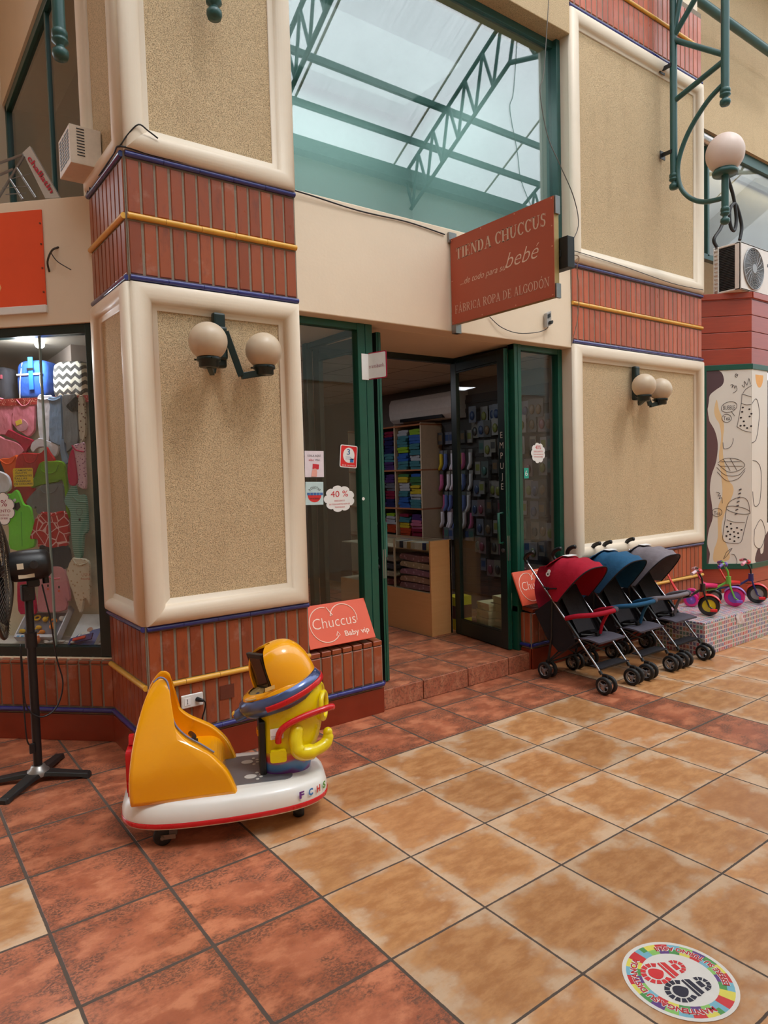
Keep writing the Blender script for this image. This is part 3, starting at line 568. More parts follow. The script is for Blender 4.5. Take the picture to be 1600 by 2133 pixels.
# hanging pipes of the brackets above the left pillar
q = py_(447, 42, .5); b = B(); b.tube([(q.x, .5, q.z+.14), (q.x, .5, 6.9)], .032, 14); finial(b, q.x, .5, q.z+.145, .032); solo('bracket_pipe', b, M_TEAL, 'dark green pipe end with round finial above the pillar of the coin ride', 'pipe')
q = onp(127, 126, P0, LN); q = CAM+(q-CAM)*.84; b = B(); b.tube([(q.x, q.y, q.z+.14), (q.x, q.y, 6.9)], .030, 14); finial(b, q.x, q.y, q.z+.145, .030); solo('bracket_pipe', b, M_TEAL, 'long green pipe with finial hanging before the upstairs window over the clothes shop', 'pipe')
b = B(); a = py_(1440, -10, .75); c = py_(1640, 135, .75); b.tube([a, c], .045, 12); solo('roof_pipe', b, M_TEAL, 'sloping green roof pipe running above the lamp bracket', 'pipe')
# ================= hanging shop sign =================
SX = .79
t = thing('shop_sign', 'projecting rust red sign reading TIENDA CHUCCUS above the shop entrance', 'sign', (SX, .15, 2.62))
b = B(); b.box((SX, -.30, 2.622), (SX+.045, .605, 3.21)); b.build('sign_box', pm((176, 150, 96), .4, .4), t, bevel=.003)
b = B(FR((SX-.001, .606, 2.620), (0, -1, 0))); b.box((0, 0, 0), (.908, .592, .004)); b.build('sign_face', pm((170, 74, 46), .45, var=.06, sc=6), t)
b = B(FR((SX-.001, .606, 2.620), (0, -1, 0)))
seriftext(b, 'TIENDA CHUCCUS', .455, .435, .078, .80, .005, .22, .06); b.build('lettering', pm((206, 172, 148), .5), t)
b = B(FR((SX-.001, .606, 2.620), (0, -1, 0))); b.text('...de todo para su', .30, .255, .044, .42, z=.005, shear=.36, bold=-.006); b.build('lettering', pm((220, 184, 160), .5), t)
b = B(FR((SX-.001, .606, 2.620), (0, -1, 0))); b.text('bebé', .645, .262, .10, .26, z=.005, shear=.42, bold=-.012); b.build('lettering', pm((226, 190, 166), .5), t)
b = B(FR((SX-.001, .606, 2.620), (0, -1, 0))); seriftext(b, 'FÁBRICA ROPA DE ALGODÓN', .455, .07, .056, .84, .005, .13, .05); b.build('lettering', pm((220, 184, 160), .5), t)
b = B(FR((SX-.001, .606, 2.620), (0, -1, 0)))
for u_, v_ in [(x, y) for x in (.012, .3, .6, .896) for y in (.012, .58)]+[(.896, .3), (.012, .3), (.896, .42)]: b.cyl((u_, v_, .003), (u_, v_, .007), .004, n=8)
b.build('rivet', pm((214, 150, 120), .4), t)
b = B(); pass
for a_, c_ in (((SX+.003, -.312, 2.615), (SX+.045, -.298, 2.70)), ((SX+.003, -.312, 3.11), (SX+.045, -.298, 3.215)), ((SX, .57, 2.56), (SX+.05, .615, 2.622)), ((SX-.02, .60, 3.19), (SX+.05, .618, 3.26))): b = B(); b.box(a_, c_); b.build('corner_bracket', M_STEEL, t)
q = px_(1162, 486, SX+.10); b = B(); b.box((SX+.05, -.36, 2.79), (SX+.115, -.23, 2.975)); b.box((SX+.115, -.34, 2.80), (SX+.12, -.25, 2.96)); b.box((SX+.045, -.31, 2.86), (SX+.05, -.27, 2.9)); solo('floodlight', b, M_BLACK, 'small black floodlight box clamped behind the hanging sign', 'floodlight', bevel=.003)
# ================= banner on the left wall =================
t = thing('banner', 'bright orange banner with white bottom rail above the baby clothes window', 'banner', tuple(FL @ Vector((1.4, 2.63, .02))))
b = B(FL); u1 = WL-.312; b.box((u1-1.2, 2.64, .004), (u1, 3.2, .012)); b.build('cloth', pm((238, 84, 42), .5, var=.08, sc=5, bump=.2, bsc=14), t)
b = B(FL); b.box((u1-1.2, 2.60, .003), (u1+.004, 2.645, .022)); b.build('rail', M_WHITE, t, bevel=.003)
b = B(FL)
for z in (2.72, 2.86, 3.0, 3.12): b.cyl((u1-.01, z, .01), (u1-.01, z, .016), .006, n=8)
ua, za = onL(-12, 565); ub, zb = onL(6, 600); b.build('stud', pm((120, 60, 40), .5), t)
b = B(FL); hx = [onL(p, q) for p, q in ((-25, 590), (-14, 572), (-2, 585), (5, 601), (0, 613), (-12, 622))]; b.tube([(x, z, .0135) for x, z in hx], .004, 6, closed=True); b.build('printed_mark', pm((250, 190, 120), .5), t)
# ================= vent box on left pillar face =================
t = thing('vent_box', 'cream metal box with louvre slots on the side of the pillar above the coin ride', 'box', (-1.53, 1.05, 3.31))
b = B(); b.box((-1.605, 1.0, 3.31), (-1.442, 1.26, 3.515)); b.build('case', pm((222, 206, 186), .4), t, bevel=.003)
b = B(FR((-1.605, .999, 3.31), (1, 0, 0)))
for k in range(10): b.box((.035, .045+k*.0155, 0), (.075, .050+k*.0155, .001))
b.M = FR((-1.606, 1.26, 3.31), (0, -1, 0))
for k in range(9):
    for j in range(4): b.box((.03+j*.055, .03+k*.018, 0), (.07+j*.055, .04+k*.018, .001))
b.build('louvre_slots', M_BLACK, t)
# ================= folded rack on the ledge =================
t = thing('wire_display_rack', 'silver wire display rack with red lettered side lying on the ledge above the orange banner', 'rack', tuple(P0+Vector((-.5, .55, 3.27))))
def oL(px, py, d): q = onp(px, py, P0-LN*d, LN); return q
RD = .18
A_ = [oL(47, 318, RD), oL(62, 304, RD), oL(124, 411, RD), oL(94, 413, RD)]
b = B(); back = [p-LN*.02 for p in A_]; b.loft([A_, back], 0, True, True, False); b.build('side_panel', pm((205, 198, 192), .3, .3), t)
b = B()
for pts in (((-30, 350), (48, 322)), ((-30, 377), (28, 352)), ((50, 325), (-5, 415)), ((35, 350), (75, 412)), ((20, 372), (48, 415))): b.tube([oL(*p, RD-.01) for p in pts], .008, 8)
b.build('tube_frame', M_STEEL, t)
b = B()
for pts in (((5, 392), (60, 388)), ((12, 405), (55, 402)), ((25, 372), (64, 362))): b.tube([oL(*p, RD-.015) for p in pts], .003, 6)
b.build('wire_shelf', M_STEEL, t)
o_, e_ = oL(50, 327, RD-.002), oL(107, 412, RD-.002); uu = (e_-o_); FRK = FR(o_+LN*.001, uu, (Vector((0, 0, 1))-uu.normalized()*uu.normalized().z)); b = B(FRK); b.text('challatin', uu.length*.5, .012, .034, uu.length*.86, z=.002, bold=.02); b.build('lettering', pm((190, 40, 60), .5), t)
# ================= wires =================
def wire(pts, r, label, col=(28, 26, 26), name='cable', grp=None): b = B(); b.tube(spline(pts, 5), r, 6); return solo(name, b, pm(col, .5), label, 'cable', grp)
wire([(-1.46, 1.27, 3.262), (-1.462, 1.18, 3.285), (-1.462, .95, 3.272), (-1.465, .70, 3.275), (-1.46, .60, 3.275), (-1.3, .60, 3.272), (-1.0, .598, 3.275), (-.46, .60, 3.275), (0, .61, 3.255), (.4, .612, 3.262), (.74, .612, 3.24)], .0045, 'black cable running along the upper blue tile line to the hanging sign')
wire([(-1.462, 1.2, 3.262), (-1.47, 1.1, 3.33), (-1.468, .8, 3.32), (-1.462, .62, 3.28), (-1.43, .585, 3.33), (-1.38, .555, 3.385), (-1.33, .56, 3.37), (-1.28, .56, 3.345)], .004, 'black cable looping over the pillar corner beside the vent box')
wire([py_(1143, 0, .60), py_(1133, 150, .6), py_(1125, 190, .6), py_(1140, 280, .6), py_(1165, 340, .56), py_(1195, 410, .55), py_(1205, 470, .55), py_(1186, 512, .56)], .004, 'thin grey wire dangling from above past the upper window frame', (96, 88, 80))
wire([py_(1186, 520, .57), py_(1215, 528, .56), py_(1300, 555, .56), py_(1400, 590, .56), py_(1465, 604, .56)], .003, 'thin black wire lying along the pillar moulding behind the black floodlight', (50, 46, 44))
wire([py_(1188, 531, .57), py_(1206, 535, .56), py_(1202, 560, .57), py_(1206, 600, .57), py_(1204, 660, .57), py_(1190, 720, .57)], .0035, 'tan wire hanging down across the bricks above the stroller pillar panel', (120, 92, 70))
wire([py_(1020, 660, .61), py_(1045, 682, .6), py_(1080, 694, .6), py_(1120, 692, .6), py_(1140, 684, .6), py_(1141, 676, .6)], .003, 'thin black lead sagging from the sign to the fascia plug', (40, 36, 34))
wire([onp(122, 515, P0, LN), onp(108, 522, P0+LN*.03, LN), onp(99, 545, P0+LN*.03, LN), onp(103, 566, P0, LN)], .006, 'frayed black wire stub sticking out of the wall beside the orange banner', (60, 48, 36))
wire([onp(107, 528, P0+LN*.02, LN), onp(120, 545, P0+LN*.03, LN), onp(148, 562, P0+LN*.02, LN)], .003, 'thin black wire end curling off the stub above the baby clothes window', (40, 34, 30))
b = B(FR((1.80, .612, 2.77), (1, 0, .45))); b.box((-.03, -.055, 0), (.03, .055, .03)); t = thing('socket_box', 'loose grey socket box hanging on the cream fascia', 'socket', (1.80, .6, 2.71)); b.build('box', pm((168, 164, 160), .4), t, bevel=.003)
b = B(FR((1.80, .612, 2.77), (1, 0, .45))); b.box((-.02, .01, .03), (.015, .04, .034)); b.cyl((0, -.03, .03), (0, -.03, .06), .014); b.build('plug', M_BLACK, t)
# wall outlet on left pillar with plug
t = thing('wall_outlet', 'white double wall outlet on the pillar bricks behind the coin ride', 'outlet', (-1.215, .6, .33))
b = B(FR((-1.215, .602, .372), (1, 0, 0))); b.box((-.062, -.037, 0), (.062, .037, .012)); b.build('cover_plate', M_WHITE, t, bevel=.008, seg=3)
b = B(FR((-1.215, .602, .372), (1, 0, 0))); b.box((-.045, -.02, .012), (-.012, .02, .014)); b.build('socket_insert', pm((245, 245, 245), .4), t)
b = B(FR((-1.215, .602, .372), (1, 0, 0))); [b.cyl((-.029, z, .014), (-.029, z, .0145), .003, n=8) for z in (-.01, 0, .01)]; b.build('socket_holes', M_BLACK, t)
t2 = thing('plug_lead', 'black plug and short lead in the white pillar outlet', 'cable', (-1.19, .58, .33)); b = B(FR((-1.215, .602, .372), (1, 0, 0))); b.tube([(.028, .002, .012), (.032, .002, .03), (.05, -.002, .045)], [.014, .012, .008], 8); b.tube(spline([(.05, -.002, .045), (.062, -.02, .04), (.06, -.06, .03), (.045, -.12, .02), (.03, -.25, .012)], 4), .004, 6); b.build('plug', M_BLACK, t2)
q0 = py_(459, 1458, .608); b = B(FR((q0.x, .609, q0.z), (1, 0, 0))); b.box((0, 0, 0), (.085, .078, .004)); solo('junction_plate', b, pm((104, 50, 34), .5, var=.2), 'square brown painted cover plate on the pillar bricks beside the white outlet', 'plate')
# ================= leaning orange signs =================
M_COR = pm((226, 96, 68), .4, var=.04, sc=4); M_LET = pm((246, 214, 196), .5, var=.02)
def chuccus(name, F, w, h, label, tilt_clip=None):
    t = thing(name, label, 'sign', tuple(F @ Vector((w/2, 0, 0))), 'leaning Chuccus signs'); b = B(F); b.box((0, 0, -.012), (w, h, 0)); b.build('board', M_COR, t, bevel=.002)
    b = B(F); cx, cy, r = w*.30, h*.50, h*.42
    lobe = [(cx+r*1.02*math.cos(a)*.95, cy+r*math.sin(a)) for a in [math.radians(d) for d in range(75, 322, 8)]]; b.tube([(x, y, .001) for x, y in lobe], .0035, 6)
    lobe = [(w*.60+r*.86*math.cos(a), h*.60+r*.80*math.sin(a)) for a in [math.radians(d) for d in range(165, -25, -8)]]; b.tube([(x, y, .001) for x, y in lobe], .0035, 6)
    b.tube([(w*.38, h*.90, .001), (w*.445, h*.70, .001), (lobe[0][0], lobe[0][1], .001)], .0035, 6); b.tube([(w*.42, h*.20, .001), (w*.45, h*.30, .001), (w*.475, h*.20, .001)], .003, 6)
    b.text('Chuccus', w*.44, h*.42, h*.27, w*.66, z=.002, shear=.12, bold=-.01); b.text('Baby vip', w*.74, h*.16, h*.13, w*.38, z=.002, bold=.015); b.build('lettering', M_LET, t); return t
q0, q1 = py_(647, 1355, .605), py_(783, 1328, .605); qt = py_(775, 1256, .70)
F1 = FR(q0+Vector((0, -.0, .004)), q1-q0, Vector((0, .14, .27))); chuccus('leaning_sign', F1, (q1-q0).length, .275, 'orange Chuccus Baby vip sign leaning on the sill behind the coin ride')
q0 = py_(1090, 1263, .60); q1 = q0+Vector((.46, .0, 0)); F2 = FR(q0+Vector((0, 0, .003)), q1-q0, Vector((0, .12, .27))); chuccus('leaning_sign', F2, .47, .275, 'orange Chuccus sign on the sill, half hidden by the crimson stroller')
# ================= stickers on glass =================
FS = FR((0, .7445, 0), (1, 0, 0)); M_RED = pm((206, 44, 56), .5); M_INK = pm((40, 40, 48), .5)
def sticker(name, label, cx, cz, layers, rot=0.0, cat='sticker'):
    F = FS @ Matrix.Translation((cx, cz, 0)) @ Matrix.Rotation(rot, 4, 'Z'); t = thing(name, label, cat, tuple(F @ Vector((0, 0, 0))))
    for i, (nm, fn, m) in enumerate(layers): b = B(F @ Matrix.Translation((0, 0, .0006*i))); fn(b); b.build(nm, m, t)
    return t
P_ = lambda poly, d=.0006: (lambda b: b.prism(poly, 0, d))
def txts(*L): return lambda b: [b.text(s, x, y, h, w, z=.0008) for s, x, y, h, w in L]
sticker('discount_sign', 'white cloud shaped 40 % discount sign on the door glass behind the coin ride', -.115, 1.432, [('card', P_(cloud(0, 0, .235, .17)), M_PAPER), ('lettering', txts(('40 %', 0, .012, .042, .135), ('DESCUENTO', 0, -.018, .010, .08), ('EN TODA NUESTRA ROPA DE', 0, -.040, .010, .16), ('TEMPORADA', 0, -.060, .010, .08)), M_RED)])
sticker('discount_sign', 'small white cloud shaped 40% sign on the door glass behind the crimson stroller', 1.835, 1.722, [('card', P_(cloud(0, 0, .17, .165)), M_PAPER), ('lettering', txts(('40%', 0, .030, .034, .07), ('DESCUENTO', 0, .006, .014, .11), ('TODO VESTUARIO DE', 0, -.016, .010, .12), ('TEMPORADA BEBE', 0, -.036, .010, .11)), M_RED)])
sticker('number_tag', 'small teal tag with a white 6 on the green post above the crimson stroller', 1.688, 1.56, [('card', P_(rrect(-.027, -.042, .027, .042, .004)), pm((20, 160, 140), .4)), ('lettering', txts(('6', 0, -.022, .046, .03)), M_WHITE)])
sticker('card_poster', 'white poster with a hand holding a card, upper one beside the pillar', -.297, 1.66, [('card', P_(rrect(-.07, -.083, .07, .083, .002)), pm((232, 220, 228), .5)),
    ('lettering', txts(('ÚSALA AQUÍ', -.002, .046, .014, .096), ('VISA', .022, .020, .013, .036)), M_INK), ('brand_word', txts(('abc', -.022, .020, .014, .038)), M_RED),
    ('card_picture', lambda b: (b.prism([(-.015, -.03), (.03, -.033), (.034, -.003), (-.012, .002)], 0, .0008)), M_RED), ('hand_picture', lambda b: b.prism([(-.025, -.078), (.015, -.08), (.018, -.05), (.012, -.03), (.0, -.028), (-.018, -.04)], 0, .0008), pm((236, 170, 156), .5))], -.02)
sticker('payment_sticker', 'pale blue payment sticker under the poster beside the pillar', -.303, 1.474, [('card', P_(rrect(-.066, -.073, .066, .073, .002)), pm((196, 220, 222), .5)),
    ('red_half_disc', lambda b: b.prism([(.055*math.cos(a)*.9, -.012+.045*math.sin(a)) for a in [PI+PI*k/14 for k in range(15)]], 0, .0008), pm((216, 52, 52), .5)), ('lettering', lambda b: [b.text('3 CUOTAS', 0, 0, .016, .085, z=.001, warp=lambda x, y: ((.042+y)*math.sin(x/.046), -.012+(.042+y)*math.cos(x/.046))), b.text('SIN INTERESES', 0, -.038, .010, .07, z=.001)], M_INK),
    ('card_strip', lambda b: [b.box((-.055+k*.024, -.012, 0), (-.035+k*.024, .004, .001)) for k in range(5)], pm((70, 110, 170), .5))], -.03)
sticker('installments_sticker', 'red square sticker with a white 3 badge near the green post', -.033, 1.706, [('card', P_(rrect(-.068, -.074, .068, .074, .012)), M_PAPER), ('red_square', P_(rrect(-.062, -.068, .062, .068, .010)), pm((222, 40, 44), .45)),
    ('badge', lambda b: (b.prism(circ(0, .008, .045, 28, .05), 0, .0006), b.prism([(.012, -.04), (.042, -.04), (.042, -.012), (.012, -.012)], 0, .0006)), M_PAPER), ('numeral', txts(('3', -.004, .012, .038, .026), ('CUOTAS', -.002, -.008, .008, .045), ('SIN INTERES', -.002, -.02, .006, .045)), pm((40, 100, 160), .5)),
    ('footer_text', txts(('SIN PIE - SIN INTERES', 0, -.063, .008, .1)), M_PAPER), ('card_chip', lambda b: b.box((.012, -.036, 0), (.038, -.018, .001)), pm((40, 110, 180), .5))], -.09)
# flag sign reading transbank on the green door post
FT = FR((.125, .712, 2.215), (.25, -1, 0)); t = thing('flag_sign', 'small white flag sign reading transbank on the green door post', 'sign', (.12, .70, 2.21))
b = B(FR((.07, .714, 2.21), (1, 0, 0))); b.box((0, 0, 0), (.055, .17, .003)); b.build('mounting_tab', M_PAPER, t)
b = B(FT); b.prism(rrect(-.002, -.004, .155, .172, .012), -.003, 0); b.build('border', pm((170, 20, 60), .45), t)
b = B(FT); b.prism(rrect(-.002, .003, .147, .165, .008), 0, .001); b.build('face', M_PAPER, t)
b = B(FT); b.text('transbank.', .072, .07, .026, .135, z=.002, bold=-.01); b.build('lettering', pm((150, 30, 80), .5), t)
q = onp(757, 1039, (0, .714, 0), (0, 1, 0)); b = B(FR((q.x, .714, q.z), (1, 0, 0))); b.prism(circ(0, 0, .011, 16), 0, .001); solo('round_sticker', b, M_WHITE, 'tiny white round dot on the green door post', 'sticker')
# ================= floor sticker =================
FC = Matrix.Translation((-.649, -1.92, .0006)); t = thing('floor_sticker', 'round white distancing sticker with red and navy shoe prints on the floor', 'sticker', (-.649, -1.92, 0))
b = B(FC); b.prism(circ(0, 0, .168, 64), 0, .0012); b.build('disc', pm((226, 222, 216), .35, var=.06, sc=20), t)
cols = [(206, 50, 54), (226, 214, 90), (80, 150, 80), (96, 62, 130), (140, 196, 100), (120, 180, 200)]
b = B(FC @ Matrix.Translation((0, 0, .0013))); NS = 48
for k in range(NS):
    a0, a1 = 2*PI*k/NS, 2*PI*(k+1)/NS
    for j in range(2):
        r0, r1 = (.112+j*.022, .134+j*.022); c_ = ((k//2)+j*3*(0 if 10 < k % 24 < 16 else 1)) % 6
        b.add([(r0*math.cos(a0), r0*math.sin(a0), 0), (r1*math.cos(a0), r1*math.sin(a0), 0), (r1*math.cos(a1), r1*math.sin(a1), 0), (r0*math.cos(a1), r0*math.sin(a1), 0)], [(0, 1, 2, 3)], c_)
b.build('rainbow_ring', [pm(c, .4) for c in cols], t)
wcw = lambda a0, r: (lambda x, y: ((r+y)*math.cos(math.radians(a0)-x/r), (r+y)*math.sin(math.radians(a0)-x/r)))
wccw = lambda a0, r: (lambda x, y: ((r-y)*math.cos(math.radians(a0)+x/r), (r-y)*math.sin(math.radians(a0)+x/r)))
for nm, bo, zz, m in (('lettering_outline', .09, .002, M_PAPER), ('lettering', .03, .0026, pm((190, 30, 40), .45))):
    b = B(FC); b.text('MANTENGA SU DISTANCIA', 0, 0, .019, .335, z=zz, warp=wcw(-181, .124), bold=bo); b.build(nm, m, t); b = B(FC); b.text('ESPERE SU TURNO AQUI', 0, 0, .019, .285, z=zz, warp=wccw(6, .143), bold=bo); b.build(nm, m, t)
def sole(cx, cy, ang, m, name):
    b = B(FC @ Matrix.Translation((cx, cy, .0016)) @ Matrix.Rotation(ang, 4, 'Z') @ Matrix.Diagonal((1.18, 1.18, 1, 1)) @ Matrix.Translation((0, .004, 0))); pr = lambda P: b.prism(P, 0, .0008)
    # along +y: ball of foot; -y: heel
    pr(spline_poly([(0, .008), (-.017, .022), (-.018, .040), (0, .050), (.018, .040), (.016, .022)]))
    for k in range(10):
        a0 = math.radians(-38+k*26); a1 = a0+math.radians(20); P = [(math.cos(a)*r*s_*.92, .030+math.sin(a)*r) for a, r, s_ in ((a0, .027, 1), (a0, .041, 1), (a1, .041, 1), (a1, .027, 1))]; pr(P)
    pr([(-.032, -.006), (.030, -.004), (.028, .002), (-.030, .002)][::-1]); pr([(-.026, -.022), (.024, -.020), (.029, -.008), (-.029, -.010)])
    pr([(-.010, -.042), (.010, -.042), (.010, -.028), (-.010, -.028)])
    for k in range(6):
        a0 = math.radians(172+k*34); a1 = a0+math.radians(26); pr([(math.cos(a)*r, -.036+math.sin(a)*r) for a, r in ((a0, .014), (a0, .025), (a1, .025), (a1, .014))])
    b.build(name, m, t)
def spline_poly(P): return [(v.x, v.y) for v in spline([(x, y, 0) for x, y in P], 4, True)]
a_r = math.atan2(.067-.015, -.084-.09)-PI/2; sole(.003, .045, a_r, pm((214, 44, 50), .45), 'red_shoe_print'); sole(-.006, -.042, a_r, pm((24, 26, 50), .45), 'navy_shoe_print')
# ================= left shop window: clothes, bags, toys =================
def cloth_mat(c, kind=None, c2=(255, 255, 255), sc=1.0):
    s = Sh('cotton_%d_%d_%d_%s' % (*c, kind or 'plain')); co = s.coord(); x, y, z = s.xyz(co); M = s.math
    fold = s.noise(s.mapv(co, (1, 1, .6)), 9, 3, .5); fine = s.noise(co, 260, 2); base = lin(*c); h = M('ADD', M('MULTIPLY', fold, 1.0), M('MULTIPLY', fine, .05)); s.bump(h, .9, .03)
    if kind == 'stripe': base = s.mix(M('GREATER_THAN', M('PINGPONG', z, .006*sc), .003*sc), base, lin(*c2))
    elif kind == 'chevron':
        t = M('PINGPONG', M('ADD', x, M('MULTIPLY', y, -1)), .04); f = M('PINGPONG', M('ADD', z, M('MULTIPLY', t, .6)), .026); base = s.mix(M('GREATER_THAN', f, .013), base, lin(*c2))
    elif kind == 'print': base = s.mix(s.ss(s.voro(s.mapv(co, (1, 1, 1)), 55*sc), .30, .22), base, lin(*c2))
    elif kind == 'line': base = s.mix(s.ss(s.voro(co, 16*sc, 'Distance', 'DISTANCE_TO_EDGE'), .05, .03), base, lin(*c2))
    elif kind == 'lace': base = s.mix(s.ss(s.voro(co, 90), .35, .25), base, lin(*c2))
    return s.base(base, .85, 0, 0, .2)
PINK = cloth_mat((226, 128, 148)); CRIM = cloth_mat((170, 16, 56)); WHT = cloth_mat((226, 222, 232)); BLU = cloth_mat((126, 148, 178)); GRY = cloth_mat((116, 118, 122)); ORG = cloth_mat((240, 96, 30)); RED = cloth_mat((186, 14, 30))
GRN = cloth_mat((112, 160, 24)); LIME = cloth_mat((120, 226, 60)); NAVY = cloth_mat((20, 24, 48)); MBLK = cloth_mat((26, 26, 28)); CRM = cloth_mat((226, 216, 196), 'print', (196, 170, 140), .8); TEALS = cloth_mat((92, 140, 128), 'stripe', (150, 190, 178))
LPNK = cloth_mat((214, 150, 164)); REDB = cloth_mat((184, 10, 28), 'line', (240, 190, 190)); FLOR = cloth_mat((222, 180, 196), 'print', (120, 60, 100), 1.2); FLOW = cloth_mat((190, 176, 158), 'print', (100, 60, 50), .9); BMAG = cloth_mat((196, 30, 84))
from mathutils import geometry as geo
def cloth_piece(b, P, d, th=.014, mi=0):
    """P: outline in (u, z) on the shop plane frame, hung d behind the glass; soft pillow of cloth"""
    P = [Vector((x, z, 0)) for x, z in P]; P = spline(P, 3, True)
    n = len(P); ar = sum(P[i].x*P[(i+1) % n].y-P[(i+1) % n].x*P[i].y for i in range(n))
    if ar < 0: P = P[::-1]
    tri = [tuple(t) for t in geo.tessellate_polygon([P])]
    vs = [Vector((p.x, p.y, 0)) for p in P]
    ctr = []; fs = []
    lift = lambda p: 0
    rim0 = [Vector((p.x, p.y, -d)) for p in P]; k = len(b.V)
    # inset front rim for a rounded edge
    ins = []
    for i in range(n):
        a, c = P[i-1], P[(i+1) % n]; t = (c-a); t = t.normalized() if t.length > 1e-6 else Vector((1, 0, 0)); nn = Vector((-t.y, t.x, 0)); ins.append(P[i]+nn*.005)
    b.add(rim0+[Vector((p.x, p.y, -d+th)) for p in ins], [(i, (i+1) % n, (i+1) % n+n, i+n) for i in range(n)], mi, True)
    b.add([Vector((p.x, p.y, -d+th)) for p in ins], [t if (ins[t[1]]-ins[t[0]]).cross(ins[t[2]]-ins[t[0]]).z > 0 else t[::-1] for t in tri], mi, True)
DPL = .30
def gpx(pts, d=DPL): return [onL(x, y, d) for x, y in pts]
_lay = [0]
def garment(name, label, cat, pts, m, collar=None, extra=(), sleeves=(), lay=None):
    """pts: outline (pixels) on the display back panel"""
    _lay[0] += 1; d = DPL-(.0035*_lay[0] if lay is None else lay); b = B(FL); cloth_piece(b, gpx(pts, d), d)
    o = b.build(name, m, None, tuple(FL @ Vector((*gpx([pts[0]])[0], -d)))); tag(o, label, cat)
    for sp in sleeves: b = B(FL); cloth_piece(b, gpx(sp, d), d-.006, .012); b.build('sleeve', m, o)
    if collar: b = B(FL); b.tube([(x, z, -d+.016) for x, z in spline_poly2(gpx(collar[0], d))], .0045, 6); b.build('collar', collar[1] if len(collar) > 1 else m, o)
    for nm, fn, mm in extra: b = B(FL); fn(b, d-.0155); b.build(nm, mm, o)
    return o
def spline_poly2(P): return [(v.x, v.y) for v in spline([(x, y, 0) for x, y in P], 5)]
G = garment
G('baby_bodysuit', 'pink long sleeved bodysuit pinned beside the bodysuit with the yellow tag', 'bodysuit', [(-25, 832), (0, 828), (14, 834), (40, 842), (48, 852), (43, 868), (30, 862), (27, 880), (26, 905), (0, 905), (-25, 905)], PINK, ([(-10, 834), (0, 842), (10, 834)],))
G('baby_bodysuit', 'pink bodysuit with small yellow tag pinned in its middle', 'bodysuit', [(30, 836), (45, 831), (74, 832), (76, 855), (75, 885), (74, 898), (62, 910), (50, 904), (33, 890), (27, 878), (30, 850)], PINK, ([(38, 833), (50, 846), (62, 842), (67, 833)],),
  [('tag_card', lambda b, d: b.prism([onL(x, y, d) for x, y in ((32, 878), (44, 873), (47, 882), (35, 887))], -d, -d+.003), pm((236, 200, 70), .5))])
G('baby_socks', 'pale pink sock pair pinned on the pink bodysuit', 'socks', [(36, 888), (46, 882), (50, 872), (60, 880), (62, 890), (56, 898), (46, 900), (38, 896)], LPNK)
G('baby_trousers', 'crimson folded trousers pointing sideways under the pink bodysuits', 'trousers', [(18, 896), (24, 895), (50, 908), (72, 918), (62, 934), (55, 943), (44, 926), (30, 915), (13, 908)], CRIM)
G('baby_shirt', 'pink folded shirt above the orange one', 'shirt', [(-10, 906), (12, 914), (28, 918), (44, 926), (53, 940), (40, 950), (14, 958), (-5, 950)], PINK)
G('baby_trousers', 'white long trousers hanging from the red trimmed shelf', 'trousers', [(80, 826), (95, 824), (110, 826), (107, 860), (106, 920), (98, 922), (86, 916), (80, 880)], WHT, ([(82, 831), (95, 833), (108, 830)],))
G('baby_shirt', 'white folded shirt under the long white trousers', 'shirt', [(67, 925), (72, 918), (86, 912), (108, 920), (125, 930), (119, 951), (106, 944), (96, 932), (80, 935), (72, 943), (65, 935)], WHT)
G('baby_trousers', 'blue grey trousers beside the white trousers', 'trousers', [(102, 828), (116, 827), (130, 824), (131, 860), (133, 905), (129, 927), (116, 924), (105, 916), (104, 880), (106, 850)], BLU, ([(103, 833), (116, 835), (129, 829)],))
G('baby_trousers', 'second blue trouser pair with only its lower leg showing', 'trousers', [(127, 918), (136, 916), (140, 940), (146, 962), (136, 968), (131, 962), (127, 940)], BLU)
G('baby_trousers', 'grey trousers beside the window post, with a black hat pinned on it', 'trousers', [(131, 826), (146, 822), (160, 824), (164, 870), (166, 918), (156, 930), (141, 942), (139, 925), (134, 918), (133, 870)], GRY)
G('knitted_hat', 'small black knitted cap pinned on the grey trousers', 'hat', [(139, 846), (150, 834), (159, 826), (168, 838), (167, 855), (154, 859), (147, 856)], MBLK)
G('floral_leggings', 'flower printed leggings squeezed between grey trousers and the window post', 'leggings', [(165, 826), (176, 828), (180, 860), (181, 905), (170, 925), (166, 900), (164, 860)], FLOW)
G('baby_shirt', 'navy shirt sleeve showing beside the orange shirt', 'shirt', [(-20, 950), (2, 960), (14, 985), (-20, 985)], NAVY)
G('baby_shirt', 'orange shirt with round neck above the white folded shirt', 'shirt', [(2, 956), (20, 954), (38, 948), (36, 980), (33, 1002), (27, 1023), (21, 1016), (16, 995), (8, 975)], ORG, ([(3, 958), (15, 966), (27, 964), (36, 951)],))
G('baby_shirt', 'red long shirt partly under the moss green one', 'shirt', [(38, 950), (55, 943), (84, 944), (98, 931), (106, 942), (118, 962), (96, 964), (84, 970), (70, 996), (44, 990), (33, 985)], RED, ([(52, 945), (58, 962), (74, 962), (82, 945)],))
G('baby_trousers', 'red trousers behind the yellow handwritten note', 'trousers', [(18, 1024), (40, 1012), (70, 1014), (76, 1022), (66, 1040), (56, 1052), (48, 1040), (38, 1026), (18, 1030)], RED)
